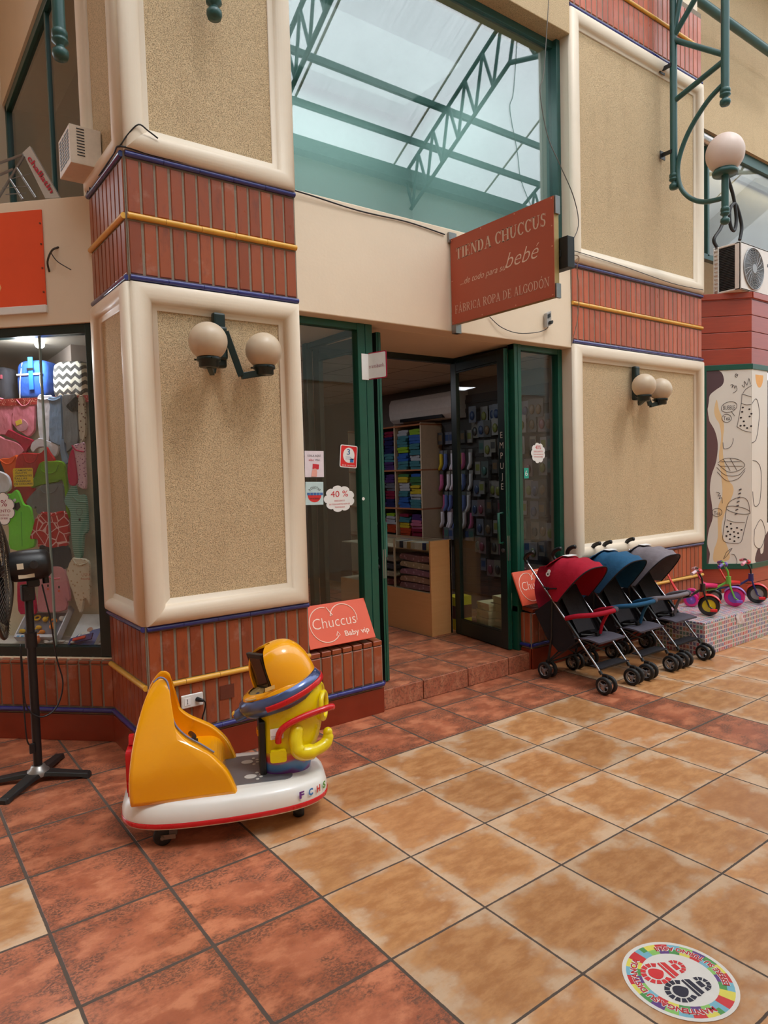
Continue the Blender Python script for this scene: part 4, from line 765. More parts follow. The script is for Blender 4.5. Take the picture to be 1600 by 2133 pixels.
G('baby_shirt', 'moss green shirt with round neck in the middle', 'shirt', [(86, 963), (104, 960), (133, 962), (140, 985), (144, 1030), (147, 1075), (141, 1078), (138, 1050), (134, 1008), (126, 1000), (122, 1004), (88, 1010), (70, 1017), (67, 1012), (76, 985)], GRN, ([(86, 966), (90, 980), (104, 986), (118, 982), (124, 968)],))
G('baby_shirt', 'grey melange short sleeved shirt under the moss green shirt', 'shirt', [(86, 1012), (104, 1008), (132, 1009), (136, 1040), (141, 1062), (138, 1070), (110, 1074), (80, 1070), (77, 1055), (73, 1060), (56, 1047), (66, 1030)], GRY, ([(86, 1014), (92, 1025), (104, 1028), (116, 1024), (123, 1013)],), sleeves=[[(122, 1040), (132, 1046), (134, 1038), (126, 1048), (120, 1048)]])
G('baby_shirt', 'floral shirt with magenta sleeve beside the window post', 'shirt', [(153, 928), (166, 924), (178, 924), (180, 970), (181, 1018), (160, 1008), (158, 980), (154, 950)], FLOR, ([(153, 928), (162, 938), (178, 941)], BMAG), [('magenta_sleeve', lambda b, d: cloth_piece(b, [onL(x, y, d) for x, y in ((152, 935), (158, 960), (162, 1006), (146, 1010), (141, 985), (143, 955))], d, .008), BMAG)])
G('baby_romper', 'teal striped romper with balloon print under the floral shirt', 'romper', [(150, 1012), (160, 1014), (164, 1030), (181, 1033), (185, 1075), (186, 1105), (178, 1115), (176, 1140), (172, 1162), (158, 1162), (150, 1120), (149, 1080), (146, 1062), (135, 1043)], TEALS, ([(155, 1034), (166, 1044), (181, 1046)],),
  [('balloon_print', lambda b, d: (b.tube([(x, z, -d) for x, z in [onL(165+6.5*math.cos(a), 1066+8*math.sin(a), d) for a in [2*PI*k/14 for k in range(14)]]], .001, 5, closed=True), b.prism([onL(x, y, d) for x, y in ((164, 1080), (168, 1080), (168, 1085), (164, 1085))], -d, -d+.001)), M_INK)])
G('hooded_overall', 'lime green hooded baby overall beside the bear print shirt', 'overall', [(16, 1030), (24, 1028), (34, 1020), (42, 1026), (52, 1050), (66, 1056), (72, 1092), (76, 1130), (66, 1142), (24, 1144), (20, 1100), (16, 1068), (24, 1052)], LIME, None,
  [('hood_opening', lambda b, d: b.prism([onL(x, y, d) for x, y in ((24, 1050), (40, 1046), (43, 1056), (36, 1064), (26, 1058))], -d, -d+.002), M_BLACK), ('hood_eyes', lambda b, d: [b.prism([onL(cx+3*math.cos(a), cy+3.4*math.sin(a), d) for a in [2*PI*k/10 for k in range(10)]], -d, -d+.002) for cx, cy in ((20, 1041), (31, 1042))], M_WHITE), ('zip', lambda b, d: b.tube([(*onL(44, 1066, d), -d), (*onL(46, 1138, d), -d)], .002, 5), pm((80, 180, 40), .5))])
G('baby_shirt', 'red long sleeved shirt printed with white bear outlines', 'shirt', [(90, 1066), (110, 1068), (134, 1064), (143, 1078), (147, 1112), (146, 1116), (144, 1118), (142, 1138), (110, 1142), (82, 1140), (80, 1124), (64, 1122), (70, 1100), (76, 1078)], REDB, ([(90, 1067), (104, 1073), (118, 1073), (134, 1066)], RED))
G('baby_trousers', 'navy trousers below the bear shirt', 'trousers', [(84, 1136), (110, 1140), (142, 1136), (150, 1165), (142, 1182), (120, 1190), (90, 1188)], NAVY)
G('baby_dress', 'pink dress with embroidered face above the toy boxes', 'dress', [(104, 1182), (118, 1178), (134, 1182), (141, 1200), (149, 1246), (141, 1250), (138, 1235), (140, 1270), (90, 1275), (80, 1262), (84, 1200), (94, 1195)], LPNK, ([(98, 1196), (112, 1204), (128, 1204)], PINK), [('embroidered_face', lambda b, d: [b.prism([onL(cx+2*math.cos(a), cy+3*math.sin(a), d) for a in [2*PI*k/8 for k in range(8)]], -d, -d+.001) for cx, cy in ((100, 1220), (111, 1225), (123, 1223))], M_INK), ('cheeks', lambda b, d: [b.prism([onL(cx+2.6*math.cos(a), cy+2.4*math.sin(a), d) for a in [2*PI*k/8 for k in range(8)]], -d, -d+.001) for cx, cy in ((100, 1227), (123, 1231))], pm((220, 110, 90), .6))])
G('baby_romper', 'cream printed romper with lettering under the teal striped romper', 'romper', [(150, 1164), (162, 1162), (187, 1168), (190, 1200), (191, 1240), (190, 1262), (184, 1250), (178, 1247), (173, 1272), (166, 1274), (158, 1250), (150, 1225), (148, 1222), (142, 1200), (140, 1190)], CRM, ([(154, 1164), (165, 1176), (184, 1172)],),
  [('printed_words', lambda b, d: [b.text(s_, onL(179, y, d)[0], onL(179, y, d)[1], .014, .06, z=-d) for s_, y in (('LITTLE', 1199), ('DREAMER', 1208))], pm((200, 110, 80), .6))])
G('baby_shirt', 'crimson and white shirt behind the fan column', 'shirt', [(40, 1196), (66, 1194), (72, 1225), (78, 1275), (60, 1278), (40, 1272)], BMAG)
G('baby_shirt', 'white folded shirt above the cloud shaped discount sign', 'shirt', [(-20, 982), (8, 984), (22, 996), (24, 1018), (10, 1028), (-20, 1040)], WHT)
# yellow handwritten note and cloud sign
d = .055; t = thing('price_note', 'bright yellow handwritten note listing camisetas and pantys', 'note', tuple(FL @ Vector((*onL(50, 1000, .25), -.25))))
c0 = onL(29, 1014, .2); c1 = onL(70, 1009, .2); c3 = onL(30, 977, .2); w_ = c1[0]-c0[0]; h_ = c3[1]-c0[1]+.005; FN = FL @ FR((c0[0], c0[1], -.2), (1, 0, 0), (0, 1, 0))
b = B(FN); b.prism(rrect(0, 0, w_, h_, .012), 0, .002); b.build('card', pm((244, 206, 30), .5, var=.03), t)
b = B(FN)
for i, s_ in enumerate(('· CAMISETAS', '· PANTYS', '· DIFERENTES', '  TALLAS', '· VARIEDAD', '  DE COLORES')): b.text(s_, .006, h_-.02-i*(h_-.014)/6, .012, min(w_-.012, .0115*len(s_)), z=.003, align='l', shear=.1, bold=.01)
b.build('lettering', M_INK, t)
t = thing('discount_sign', 'white cloud shaped discount sign taped to the baby clothes window glass', 'sign', tuple(FL @ Vector((*onL(0, 1060, .05), -.05)))); cc = onL(-4, 1060, .048); FN = FL @ FR((cc[0], cc[1], -.048), (1, 0, 0), (0, 1, 0))
b = B(FN); b.prism(cloud(0, 0, .235, .22), 0, .002); b.build('card', M_PAPER, t)
b = B(FN); b.tube([(x, y, .002) for x, y in cloud(0, 0, .232, .217)], .002, 5, closed=True); b.build('outline', M_INK, t)
b = B(FN); [b.text(s_, 0, y, h, w, z=.003) for s_, y, h, w in (('40 %', .015, .042, .13), ('DESCUENTO', -.022, .018, .17), ('EN TODA LA ROPA DE', -.045, .011, .15), ('TEMPORADA DE BEBE', -.065, .011, .13))]; b.build('lettering', pm((150, 30, 70), .5), t)
# shelf with red lace, bags, bulb
b = B(FL); b.box((0, 2.118, -.9), (WL+.05, 2.135, -DPL+.02)); t = tag(b.build('display_shelf', pm((150, 110, 90), .6), None, tuple(FL @ Vector((1.3, 2.12, -.5)))), 'long display shelf with red lace trim above the hanging clothes', 'shelf')
b = B(FL); b.prism([(0, -.015)]+[(k*.014+.007*(k % 2), 2.095-.008*(k % 2)) for k in range(150)]+[(WL, -.015)], 0, .001) if 0 else b.box((0, 2.095, -DPL+.02), (WL, 2.14, -DPL+.024)); b.build('lace_trim', cloth_mat((150, 40, 34), 'lace', (210, 150, 130)), t)
def blob(b, x0, x1, z0, z1, d0, d1, top=1.0, mi=0, e=.35):
    """soft box: superellipsoid-like bag body in FL frame"""
    cx, cz, cd_ = (x0+x1)/2, (z0+z1)/2, -(d0+d1)/2; a, h, c = (x1-x0)/2, (z1-z0)/2, (d1-d0)/2; sg = lambda v, p: math.copysign(abs(v)**p, v); rings = []
    for j in range(13):
        ph = -PI/2+PI*j/12; k = (1 if j < 6 else top+(1-top)*(12-j)/6); rings.append([(cx+a*k*sg(math.cos(ph), e)*sg(math.cos(2*PI*i/24), e), cz+h*sg(math.sin(ph), e), cd_+c*k*sg(math.cos(ph), e)*sg(math.sin(2*PI*i/24), e)) for i in range(24)])
    b.loft(rings, mi)
def bagu(px): return onL(px, 800, DPL+.1)[0]
t = thing('diaper_bag', 'blue diaper bag with white piping and strap on the display shelf', 'bag', tuple(FL @ Vector((bagu(80), 2.135, -.45))))
b = B(FL); x0, x1 = bagu(43), bagu(108); blob(b, x0, x1, 2.136, 2.40, .34, .54, .8); b.build('body', cloth_mat((52, 96, 190)), t)
b = B(FL); xm = (x0+x1)/2
for sx in (-.062, .07): b.tube([(xm+sx*1.25, 2.14, -.335), (xm+sx*1.1, 2.25, -.330), (xm+sx, 2.38, -.355)], .0035, 6)
b.tube([(xm-.09, 2.30, -.337), (xm+.09, 2.30, -.337)], .008, 6); b.build('piping', M_WHITE, t)
b = B(FL); b.box((xm+.0, 2.20, -.334), (xm+.03, 2.41, -.326)); b.build('strap', pm((40, 120, 220), .6), t); b = B(FL); b.box((xm-.008, 2.325, -.328), (xm+.038, 2.34, -.320)); b.build('buckle', M_BLACK, t)
b = B(FL); blob(b, bagu(113), bagu(182), 2.136, 2.385, .36, .56, .85); solo('chevron_bag', b, cloth_mat((84, 84, 84), 'chevron', (218, 214, 200)), 'grey and white chevron patterned bag on the display shelf', 'bag')
t = thing('baby_backpack', 'dark grey backpack with pink band beside the blue diaper bag', 'bag', tuple(FL @ Vector((bagu(5), 2.135, -.45)))); b = B(FL); blob(b, bagu(-30), bagu(22), 2.136, 2.37, .36, .52, .8); b.build('body', cloth_mat((66, 66, 74)), t); b = B(FL); b.box((bagu(-22), 2.285, -.357), (bagu(15), 2.31, -.35)); b.build('band', pm((196, 90, 110), .6), t)
t = thing('ceiling_bulb', 'lit white bulb on the ceiling of the baby clothes window', 'lamp', tuple(FL @ Vector((*onL(83, 700, .35), -.35)))); cc = onL(83, 722, .35)
b = B(FL); b.lathe([(.032, 0), (.032, .012), (.02, .016), (.02, .03)], (cc[0], cc[1]+.04, -.35), 16, axis='y'); b.build('holder', M_BLACK, t)
b = B(FL); b.ball((cc[0], cc[1]+.012, -.35), (.03, .024, .03)); b.build('bulb', glow((255, 255, 250), 14), t)
pl = bpy.data.lights.new('window_bulb_light', 'POINT'); pl.energy = 9; pl.color = (.95, .97, 1); pl.shadow_soft_size = .04; po = bpy.data.objects.new('window_bulb_light', pl); po.location = FL @ Vector((cc[0], cc[1]-.08, -.2)); COL.objects.link(po)
# toy boxes on the display floor
def onf(px, py, z=.572): q = pz(px, py, z); r = q-(P0-LU*WL); return r.dot(LU), -r.dot(LN)   # (u, depth)
t = thing('rattle_box', 'open fronted white box of orange and yellow rattles in the baby clothes window', 'toy box', tuple(FL @ Vector((onL(85, 1300, .15)[0], .572, -.15))))
bl, br_, tr_, tl_ = onL(28, 1327, .09), onL(118, 1327, .09), onL(158, 1264, .26), onL(45, 1262, .26)
L3 = lambda p, d: Vector((p[0], max(p[1], .574), -d))
A4 = [L3(bl, .09), L3(br_, .09), L3(tr_, .26), L3(tl_, .26)]
fr = (A4[1]-A4[0]).normalized(); up_ = ((A4[3]-A4[0])-fr*(A4[3]-A4[0]).dot(fr)).normalized(); wB, hB = (A4[1]-A4[0]).length, (A4[3]-A4[0]).dot(up_); FB = FL @ FR(A4[0], fr, up_)
b = B(FB); b.box((0, 0, -.05), (wB, hB, -.045)); b.box((0, 0, -.05), (.008, hB, 0)); b.box((wB-.008, 0, -.05), (wB, hB, 0)); b.box((0, 0, -.05), (wB, .02, 0)); b.box((0, hB-.03, -.05), (wB, hB, 0)); b.build('carton', pm((222, 224, 236), .45), t)
b = B(FB)
for k, cx in enumerate(range(4)): b.prism(rrect(.02+k*.03, .0, .04+k*.03, .012, .004), .0005, .0015)
b.build('colour_capsules', pm((90, 160, 210), .5), t)
b = B(FB); b.box((.008, .02, -.044), (wB-.008, hB-.03, -.042)); b.build('backing', pm((120, 124, 140), .5), t)
def toy(label, cx, cz, m, kind, grp=None):
    b = B(FB)
    if kind == 'ring': b.tube([(cx+.02*math.cos(2*PI*k/16), cz+.016*math.sin(2*PI*k/16), -.02) for k in range(16)], .006, 8, closed=True)
    elif kind == 'ball': b.ball((cx, cz, -.022), .017, 12, 8); b.ball((cx+.014, cz+.012, -.02), .007, 8, 6)
    else: b.ball((cx, cz, -.022), (.02, .013, .015), 12, 8); b.tube([(cx, cz, -.022), (cx-.03, cz-.02, -.02)], .005, 8)
    return solo('rattle', b, m, label, 'toy')
MO, MY = pm((240, 140, 40), .35), pm((236, 190, 50), .35)
toy('yellow ring rattle high in the open toy box above the mustard stick', wB*.28, hB*.66, MY, 'ring'); toy('yellow ball rattle in the middle of the open toy box', wB*.48, hB*.62, MY, 'ball'); toy('orange ring rattle above the orange ball in the open toy box', wB*.70, hB*.55, MO, 'ring'); toy('orange round rattle low in the open toy box', wB*.72, hB*.38, MO, 'ball'); toy('mustard stick rattle under the yellow ring', wB*.42, hB*.36, MY, 'stick'); toy('white ball rattle beside the big orange ring in the open toy box', wB*.86, hB*.64, M_WHITE, 'ball'); toy('tall yellow giraffe rattle at the box side by the fan pole', wB*.08, hB*.25, MY, 'stick'); toy('small orange fish rattle near the box edge', wB*.55, hB*.22, MO, 'stick')
t = thing('baby_toy_box', 'blue and white boxed baby toy beside the rattle box', 'toy box', tuple(FL @ Vector((onL(175, 1330, .12)[0], .572, -.12))))
p0, p1, p3 = onL(140, 1345, .08), onL(195, 1345, .08), onL(160, 1275, .28); A0 = L3(p0, .08); FB2 = FL @ FR(A0, (1, 0, 0), Vector((0, .17, -.2)))
b = B(FB2); b.box((0, 0, -.04), (.18, .24, 0)); b.build('carton', pm((226, 228, 234), .45), t, bevel=.002)
b = B(FB2); b.prism([(0, 0), (.18, 0), (.18, .13), (.05, .09)], 0, .001); b.build('blue_panel', pm((96, 112, 170), .5), t)
b = B(FB2); b.prism(circ(.085, .07, .04, 20, .032), .001, .002); b.build('white_oval', M_WHITE, t); b = B(FB2); b.prism(circ(.105, .115, .018, 16), .001, .003); b.build('face_picture', pm((190, 140, 120), .6), t)
b = B(FB2); b.text('baby', .085, .065, .018, .05, z=.003); b.build('lettering', pm((90, 100, 170), .5), t)
t = thing('blister_toy', 'slim blue and red packaged toy lying in front of the toy boxes', 'toy', tuple(FL @ Vector((onL(165, 1345, .1)[0], .572, -.1)))); a = L3(onL(142, 1345, .07), .07); FB3 = FL @ FR(a+Vector((0, .002, 0)), (1, .25, 0), (0, .6, -.4))
b = B(FB3); b.box((0, 0, -.01), (.16, .04, 0)); b.build('card', pm((44, 50, 120), .4), t); b = B(FB3); b.box((.03, .012, 0), (.12, .03, .012)); b.build('toy_body', pm((220, 70, 50), .35), t, bevel=.004)
b = B(FL); cc = L3(onL(75, 1340, .08), .08); b.ball((cc.x, .600, cc.z), .027, 16, 10); b.ball((cc.x-.018, .624, cc.z), .008, 8, 6); b.ball((cc.x+.018, .624, cc.z), .008, 8, 6); solo('rubber_toy', b, pm((236, 130, 80), .35), 'round orange rubber animal toy on the window floor by the fan pole', 'toy')
b = B(FL)
for k in range(9): b.ball((cc.x+.05+k*.025+random.uniform(-.005, .005), .584+random.uniform(0, .006), cc.z+random.uniform(-.03, .01)), (.018, .010, .016), 8, 6)
solo('clear_packets', b, pm((190, 184, 180), .25), 'heap of small clear plastic packets at the window bottom', 'packets', kind='stuff')
# ================= pedestal fan =================
fx, fy = -1.93, .985; t = thing('pedestal_fan', 'black pedestal fan with wire cage standing before the baby clothes window', 'fan', (fx, fy, 0))
b = B(ROT((fx, fy, 0)))
for k, (ex, ey) in enumerate(((.23, -.14), (-.20, -.20), (.16, .25), (-.26, .12))):
    d = Vector((ex, ey, 0)); L = d.length; d.normalize(); w = Vector((-d.y, d.x, 0)); rings = []
    for s_, hw, z0, z1 in ((0, .045, .03, .055), (.25, .036, .028, .05), (.8, .03, .012, .032), (.96, .03, .0, .028), (1, .018, .0, .02)):
        c = d*L*s_; rings.append([c-w*hw+Vector((0, 0, z0)), c+w*hw+Vector((0, 0, z0)), c+w*hw*.8+Vector((0, 0, z1)), c-w*hw*.8+Vector((0, 0, z1))])
    bb = B(ROT((fx, fy, 0))); bb.loft(rings, 0, True, True, False); bb.build('foot', pm((34, 34, 34), .4, var=.2), t, bevel=.004)
b = B(ROT((fx, fy, 0))); b.lathe([(.055, .03), (.055, .055), (.04, .065), (.035, .08), (.028, .083)], n=24); b.build('collar', pm((150, 146, 142), .35, .7), t)
b = B(ROT((fx, fy, 0))); b.tube([(0, 0, .05), (0, 0, .72)], .0225, 16); b.tube([(0, 0, .72), (0, 0, .80)], .030, 16); b.tube([(0, 0, .80), (0, 0, 1.0)], .021, 16); b.build('pole', M_BLACK, t)
b = B(ROT((fx, fy, 0))); b.box((-.035, -.03, .97), (.028, .03, 1.055)); b.cyl((-.01, -.031, 1.02), (-.01, -.036, 1.02), .008); b.cyl((0, -.031, 1.0), (0, -.036, 1.0), .006); b.build('tilt_joint', M_BLACK, t, bevel=.008)
hd = Vector((.97, -.22, 0)).normalized(); FH = FR(Vector((fx, fy, 1.145)), Vector((0, 0, 1)).cross(hd)*-1, (0, 0, 1)); HX = Matrix.Translation((fx-.01, fy, 1.155)) @ Matrix.Rotation(math.atan2(hd.y, hd.x), 4, 'Z') @ Matrix.Rotation(-.06, 4, 'Y')
b = B(HX); b.lathe([(.02, .125), (.055, .123), (.073, .106), (.081, .07), (.083, .0), (.080, -.05), (.072, -.075)], (0, 0, 0), 28, axis='x'); b.build('motor_housing', pm((26, 26, 28), .35, bump=.2, bsc=300), t)
b = B(HX); b.cyl((.05, -.075, .01), (.05, -.10, .01), .021, n=20); b.box((.047, -.108, -.008), (.053, -.10, .026)); b.build('speed_knob', pm((60, 60, 62), .3, .5), t); b = B(HX); b.box((-.03, -.084, -.008), (.0, -.0815, .022)); b.box((-.03, -.072, -.058), (.045, -.066, -.038)); b.build('sticker', pm((220, 206, 180), .5), t)
b = B(HX); b.box((-.0, -.03, -.115), (.06, .03, -.075)); b.cyl((.09, 0, -.105), (.09, 0, -.07), .016); b.build('bracket', M_BLACK, t, bevel=.006)
b = B(HX); RC = .36
for sg, x0 in ((1, -.065), (-1, -.165)):
    for k in range(72):
        a = 2*PI*k/72; pts = []
        for j in range(7): r = .05+(RC-.05)*j/6; pts.append((x0+(-.075*(j/6)**2.2 if sg > 0 else (.0+.05*(j/6)**2.2)), r*math.cos(a+.25*j/6), r*math.sin(a+.25*j/6)))
        b.tube(pts, .0013, 4, cap=False)
    for r, xx in ((.05, 0), (.16, .35), (.25, .65)): b.tube([(x0+(-.075 if sg > 0 else .05)*(r/RC)**2.2, r*math.cos(2*PI*k/40), r*math.sin(2*PI*k/40)) for k in range(40)], .002, 5, closed=True)
b.tube([(-.128, RC*math.cos(2*PI*k/48), RC*math.sin(2*PI*k/48)) for k in range(48)], .009, 6, closed=True); b.build('wire_cage', pm((74, 66, 58), .45, .3), t)
b = B(HX)
for k in range(3):
    a = 2*PI*k/3; b.sheet(lambda u, v, th: (-.12+.03*(v-.5)+th, (.05+.25*u)*math.cos(a+.55*(v-.5)), (.05+.25*u)*math.sin(a+.55*(v-.5))), 8, 6, .003)
b.lathe([(.01, -.20), (.05, -.19), (.05, -.11)], n=20, axis='x'); b.build('blades', M_BLACK, t)
b = B(); b.tube(spline([HX @ Vector((.07, 0, -.11)), HX @ Vector((.09, -.02, -.30)), (fx+.115, fy-.02, .65), (fx+.14, fy-.02, .50), (fx+.10, fy-.03, .38), (fx+.02, fy-.04, .35), (fx-.045, fy-.03, .42), (fx-.05, fy-.02, .60), (fx-.055, fy-.02, .75), (fx-.055, fy-.02, .50), (fx-.05, fy-.02, .25), (fx-.03, fy-.02, .20)], 6), .004, 6); b.box((fx-.04, fy-.03, .16), (fx-.015, fy-.01, .21)); b.build('cord', M_BLACK, t)
# ================= coin ride =================
RO = Matrix.Translation((-1.30, -.03, 0)) @ Matrix.Rotation(math.radians(-24), 4, 'Z')
M_RY = pm((250, 170, 6), .22, var=.03, sc=4, coat=.6); M_RL = pm((232, 208, 10), .28, var=.05, sc=6, coat=.4); M_RW = pm((232, 230, 224), .3, var=.05, sc=8, coat=.3); M_RB = pm((84, 100, 146), .22, .5, var=.1, sc=6, coat=.5); M_RR = pm((206, 12, 28), .28, var=.04, sc=8, coat=.4)
t = thing('coin_ride', 'yellow and white coin operated kiddie ride with helmeted figure by the brick pillar', 'kiddie ride', (-1.30, -.03, 0))
def base_ring(k, z, off=0.0):
    P = []
    for i in range(48):
        a = 2*PI*i/48; e = .62; c, s_ = math.cos(a), math.sin(a); x = .005+(.462+k)*math.copysign(abs(c)**e, c); w = (.268+k)*(1-.10*max(0, x)/.46); P.append((x, -.012+w*math.copysign(abs(s_)**e, s_), z))
    return P
b = B(RO); b.loft([base_ring(-.03, .086), base_ring(-.004, .094), base_ring(.0, .108), base_ring(-.001, .145), base_ring(-.010, .178), base_ring(-.030, .200), base_ring(-.07, .209)]); b.build('platform', M_RW, t)
b = B(RO); b.loft([base_ring(.0005, .100), base_ring(.003, .103), base_ring(.003, .119), base_ring(.0005, .122)], cap=False); b.build('red_stripe', M_RR, t)
b = B(RO); b.prism(rrect(-.12, -.17, .30, .15, .04), .208, .212); b.build('tread_plate', pm((140, 140, 144), .4, .6), t)
for px0, py0 in ((.10, .07), (.11, -.10)):
    b = B(RO)
    b.prism(circ(px0, py0, .028, 18, .022), .212, .2135)
    for q in range(4): a = -.9+q*.6; b.prism(circ(px0+.05*math.cos(a), py0+.045*math.sin(a), .008, 10), .212, .2135)
    b.build('paw_print', pm((210, 206, 200), .5), t)
# seat: two wing sides and a shell between
side = [(-.40, .20), (-.402, .30), (-.385, .45), (-.345, .60), (-.305, .672), (-.275, .690), (-.245, .668), (-.235, .60), (-.22, .51), (-.17, .45), (-.10, .405), (-.05, .37), (.01, .30), (.045, .22), (.05, .20)]
def seat_side(y0, y1, nm):
    P = [(x, z) for x, z in spline_poly([(x, z) for x, z in side])] if 0 else side
    b = B(RO @ Matrix(((1, 0, 0, 0), (0, 0, -1, 0), (0, 1, 0, 0), (0, 0, 0, 1)))); rings = []
    sp = [(v.x, v.y) for v in spline([(x, z, 0) for x, z in side], 4)]
    cx = sum(p[0] for p in sp)/len(sp); cz = .36
    sgn = -1 if y0 < 0 else 1; inn = lambda z: max(0, (z-.32)/.37)**1.25
    for k, d in ((.96, y0), (1, y0+(y1-y0)*.25), (1, y0+(y1-y0)*.75), (.96, y1)):
        R_ = []
        for x, z in sp:
            sh = inn(z)*(abs(d)-.055)*.95; yy = d-sgn*sh; X, Z_ = cx+(x-cx)*k+sh*.06, (cz+(z-cz)*k if z > .21 else z)+sh*.05
            R_.append((X, Z_, -yy))
        rings.append(R_)
    def shrink(R0, k):
        c = sum((Vector(p) for p in R0), Vector())/len(R0); o = []
        for p in R0:
            x, z = c.x+(p[0]-c.x)*k, c.y+(p[1]-c.y)*k; y = y0 if R0 is rings[0] else y1
            o.append((x, z, -(y-sgn*inn(z)*(abs(y)-.055)*.95+(sgn*.006*(1-k) if abs(y) > .18 else 0))))
        return o
    r0, r1 = rings[0], rings[-1]; rings = [shrink(r0, k) for k in (.02, .35, .6, .8, .93)]+rings+[shrink(r1, k) for k in (.93, .8, .6, .35, .02)]
    b.loft(rings); return b.build(nm, M_RY, t)
seat_side(-.235, -.165, 'seat_side'); seat_side(.135, .20, 'seat_side')
b = B(RO)   # shell: backrest and bucket between the wings
prof = [(-.385, .30), (-.375, .45), (-.335, .60), (-.29, .668), (-.262, .655), (-.255, .58), (-.25, .48), (-.235, .40), (-.20, .365), (-.12, .355), (-.05, .345), (-.01, .30), (.0, .208)]
b.sheet(lambda u, v, th: (lambda p: (p.x-th*.5, -.20+.37*u, p.y-th))(Vector((*_ip(prof, v), 0))), 6, 30, .02) if 0 else None
sp = [(v.x, v.y) for v in spline([(x, z, 0) for x, z in prof], 4)]; poly = sp+[(-.385, .21)]
b.M = RO @ Matrix(((1, 0, 0, 0), (0, 0, -1, 0), (0, 1, 0, 0), (0, 0, 0, 1))); 
rings = []
for d in (-.17, -.05, .06, .17):
    rings.append([(x+.0, z-.012, -(d*(1-.72*max(0, (z-.32)/.37)))) for x, z in poly])
b.loft(rings, smooth=False); b.build('seat_shell', M_RY, t)
b = B(RO); edge = [(x+.006, -.20+max(0, (z-.32)/.37)**1.25*.14, z+.009) for x, z in [(v.x, v.y) for v in spline([(x, z, 0) for x, z in side[4:12]], 4)]]; b.tube(edge, .0045, 6); b.build('grey_piping', pm((120, 120, 150), .4), t)
b = B(RO); b.tube(spline([(-.20, -.13, .372), (-.16, -.05, .375), (-.14, .02, .38), (-.16, .10, .372)], 5), .012, 8); b.box((-.19, -.06, .36), (-.12, -.01, .385)); b.build('seat_belt', M_BLACK, t)
b = B(RO); b.prism([(0, 0)], 0, 0) if 0 else None
b.M = RO @ FR((-.400, -.03, .17), (0, -1, 0)); b.prism(rrect(-.06, .02, .10, .235, .02), -.005, .02); b.prism(rrect(-.045, .035, .085, .22, .015), .02, .026); b.prism([(.0, .24), (.05, .24), (.04, .28), (.01, .28)], -.005, .015); b.build('cash_box_door', M_RR, t, bevel=.003)
b = B(RO)   # helmeted figure body
def oval(cx, cy, z, rx, ry, tilt=0.0, n=36, e=.8):
    R_ = []
    for i in range(n): a = 2*PI*i/n; c, s_ = math.cos(a), math.sin(a); x, y = rx*math.copysign(abs(c)**e, c), ry*math.copysign(abs(s_)**e, s_); R_.append((cx+x, cy+y, z+x*tilt))
    return R_
BX = .29
b.loft([oval(BX, 0, .31, .134, .128), oval(BX+.012, 0, .36, .142, .132), oval(BX+.02, 0, .42, .148, .135), oval(BX+.025, 0, .47, .150, .135, .15), oval(BX+.025, 0, .54, .148, .132, .3), oval(BX+.02, 0, .575, .14, .125, .42)]); b.build('figure_body', M_RL, t)
def grad_mat():
    s = Sh('painted_rainbow_skirt'); x, y, z = s.xyz(s.coord()); zz = s.math('ADD', z, s.math('MULTIPLY', s.math('PINGPONG', s.math('ADD', x, y), .045), .5)); r = s.n.new('ShaderNodeValToRGB'); s.l.new(s.math('MULTIPLY', s.math('SUBTRACT', zz, .20), 7.2), r.inputs[0]); cr = r.color_ramp
    cr.elements[0].position = 0; cr.elements[0].color = (*lin(90, 40, 120), 1); cr.elements[1].position = 1; cr.elements[1].color = (*lin(222, 200, 16), 1)
    for p, c in ((.18, (110, 50, 140)), (.3, (70, 120, 190)), (.5, (80, 130, 190)), (.62, (190, 60, 60)), (.76, (200, 70, 50))): e = cr.elements.new(p); e.color = (*lin(*c), 1)
    return s.base(r.outputs[0], .25, 0, .4)
b = B(RO); b.loft([oval(BX-.012, 0, .205, .118, .112), oval(BX-.01, 0, .23, .121, .115), oval(BX-.005, 0, .27, .128, .122), oval(BX, 0, .312, .1345, .1285)]); b.build('figure_skirt', grad_mat(), t)
b = B(RO); b.box((.155, -.10, .21), (.185, .10, .46)); b.build('control_face', M_BLACK, t, bevel=.006)
b = B(RO); b.box((.150, -.03, .37), (.157, .03, .40)); b.box((.148, .03, .36), (.156, .06, .385)); b.build('coin_slot', M_RY, t, bevel=.002)
TL = .38
RH = RO @ Matrix.Translation((.275, 0, .575)) @ Matrix.Rotation(-math.atan(TL), 4, 'Y')
b = B(RH)
def ov(rx0, rx1, ry, z):  # brim ring, longer in front (-x)
    return [((rx0 if math.cos(2*PI*i/48) < 0 else rx1)*math.cos(2*PI*i/48), ry*math.sin(2*PI*i/48)*(1-.18*max(0, -math.cos(2*PI*i/48))), z) for i in range(48)]
b.loft([ov(.16, .15, .12, -.065), ov(.20, .175, .145, -.05), ov(.222, .195, .158, -.02), ov(.222, .197, .16, .0), ov(.208, .186, .15, .022), ov(.19, .175, .14, .03)]); b.build('helmet_brim', M_RB, t)
b = B(RH); b.loft([ov(.12, .200, .160, -.012), ov(.12, .204, .1635, -.002), ov(.12, .204, .1635, -.018), ov(.12, .200, .160, -.028)][0:2], cap=False) if 0 else None
pts = [(.202*math.cos(a), .165*math.sin(a), -.012) for a in [math.radians(d) for d in range(-118, 119, 6)]]; b.loft([[(x*s0, y*s0, z+z0) for s0, z0 in ((.985, -.016), (1.004, -.011), (1.004, .007), (.985, .012))] for x, y, z in pts]); b.build('helmet_stripe', M_RR, t)
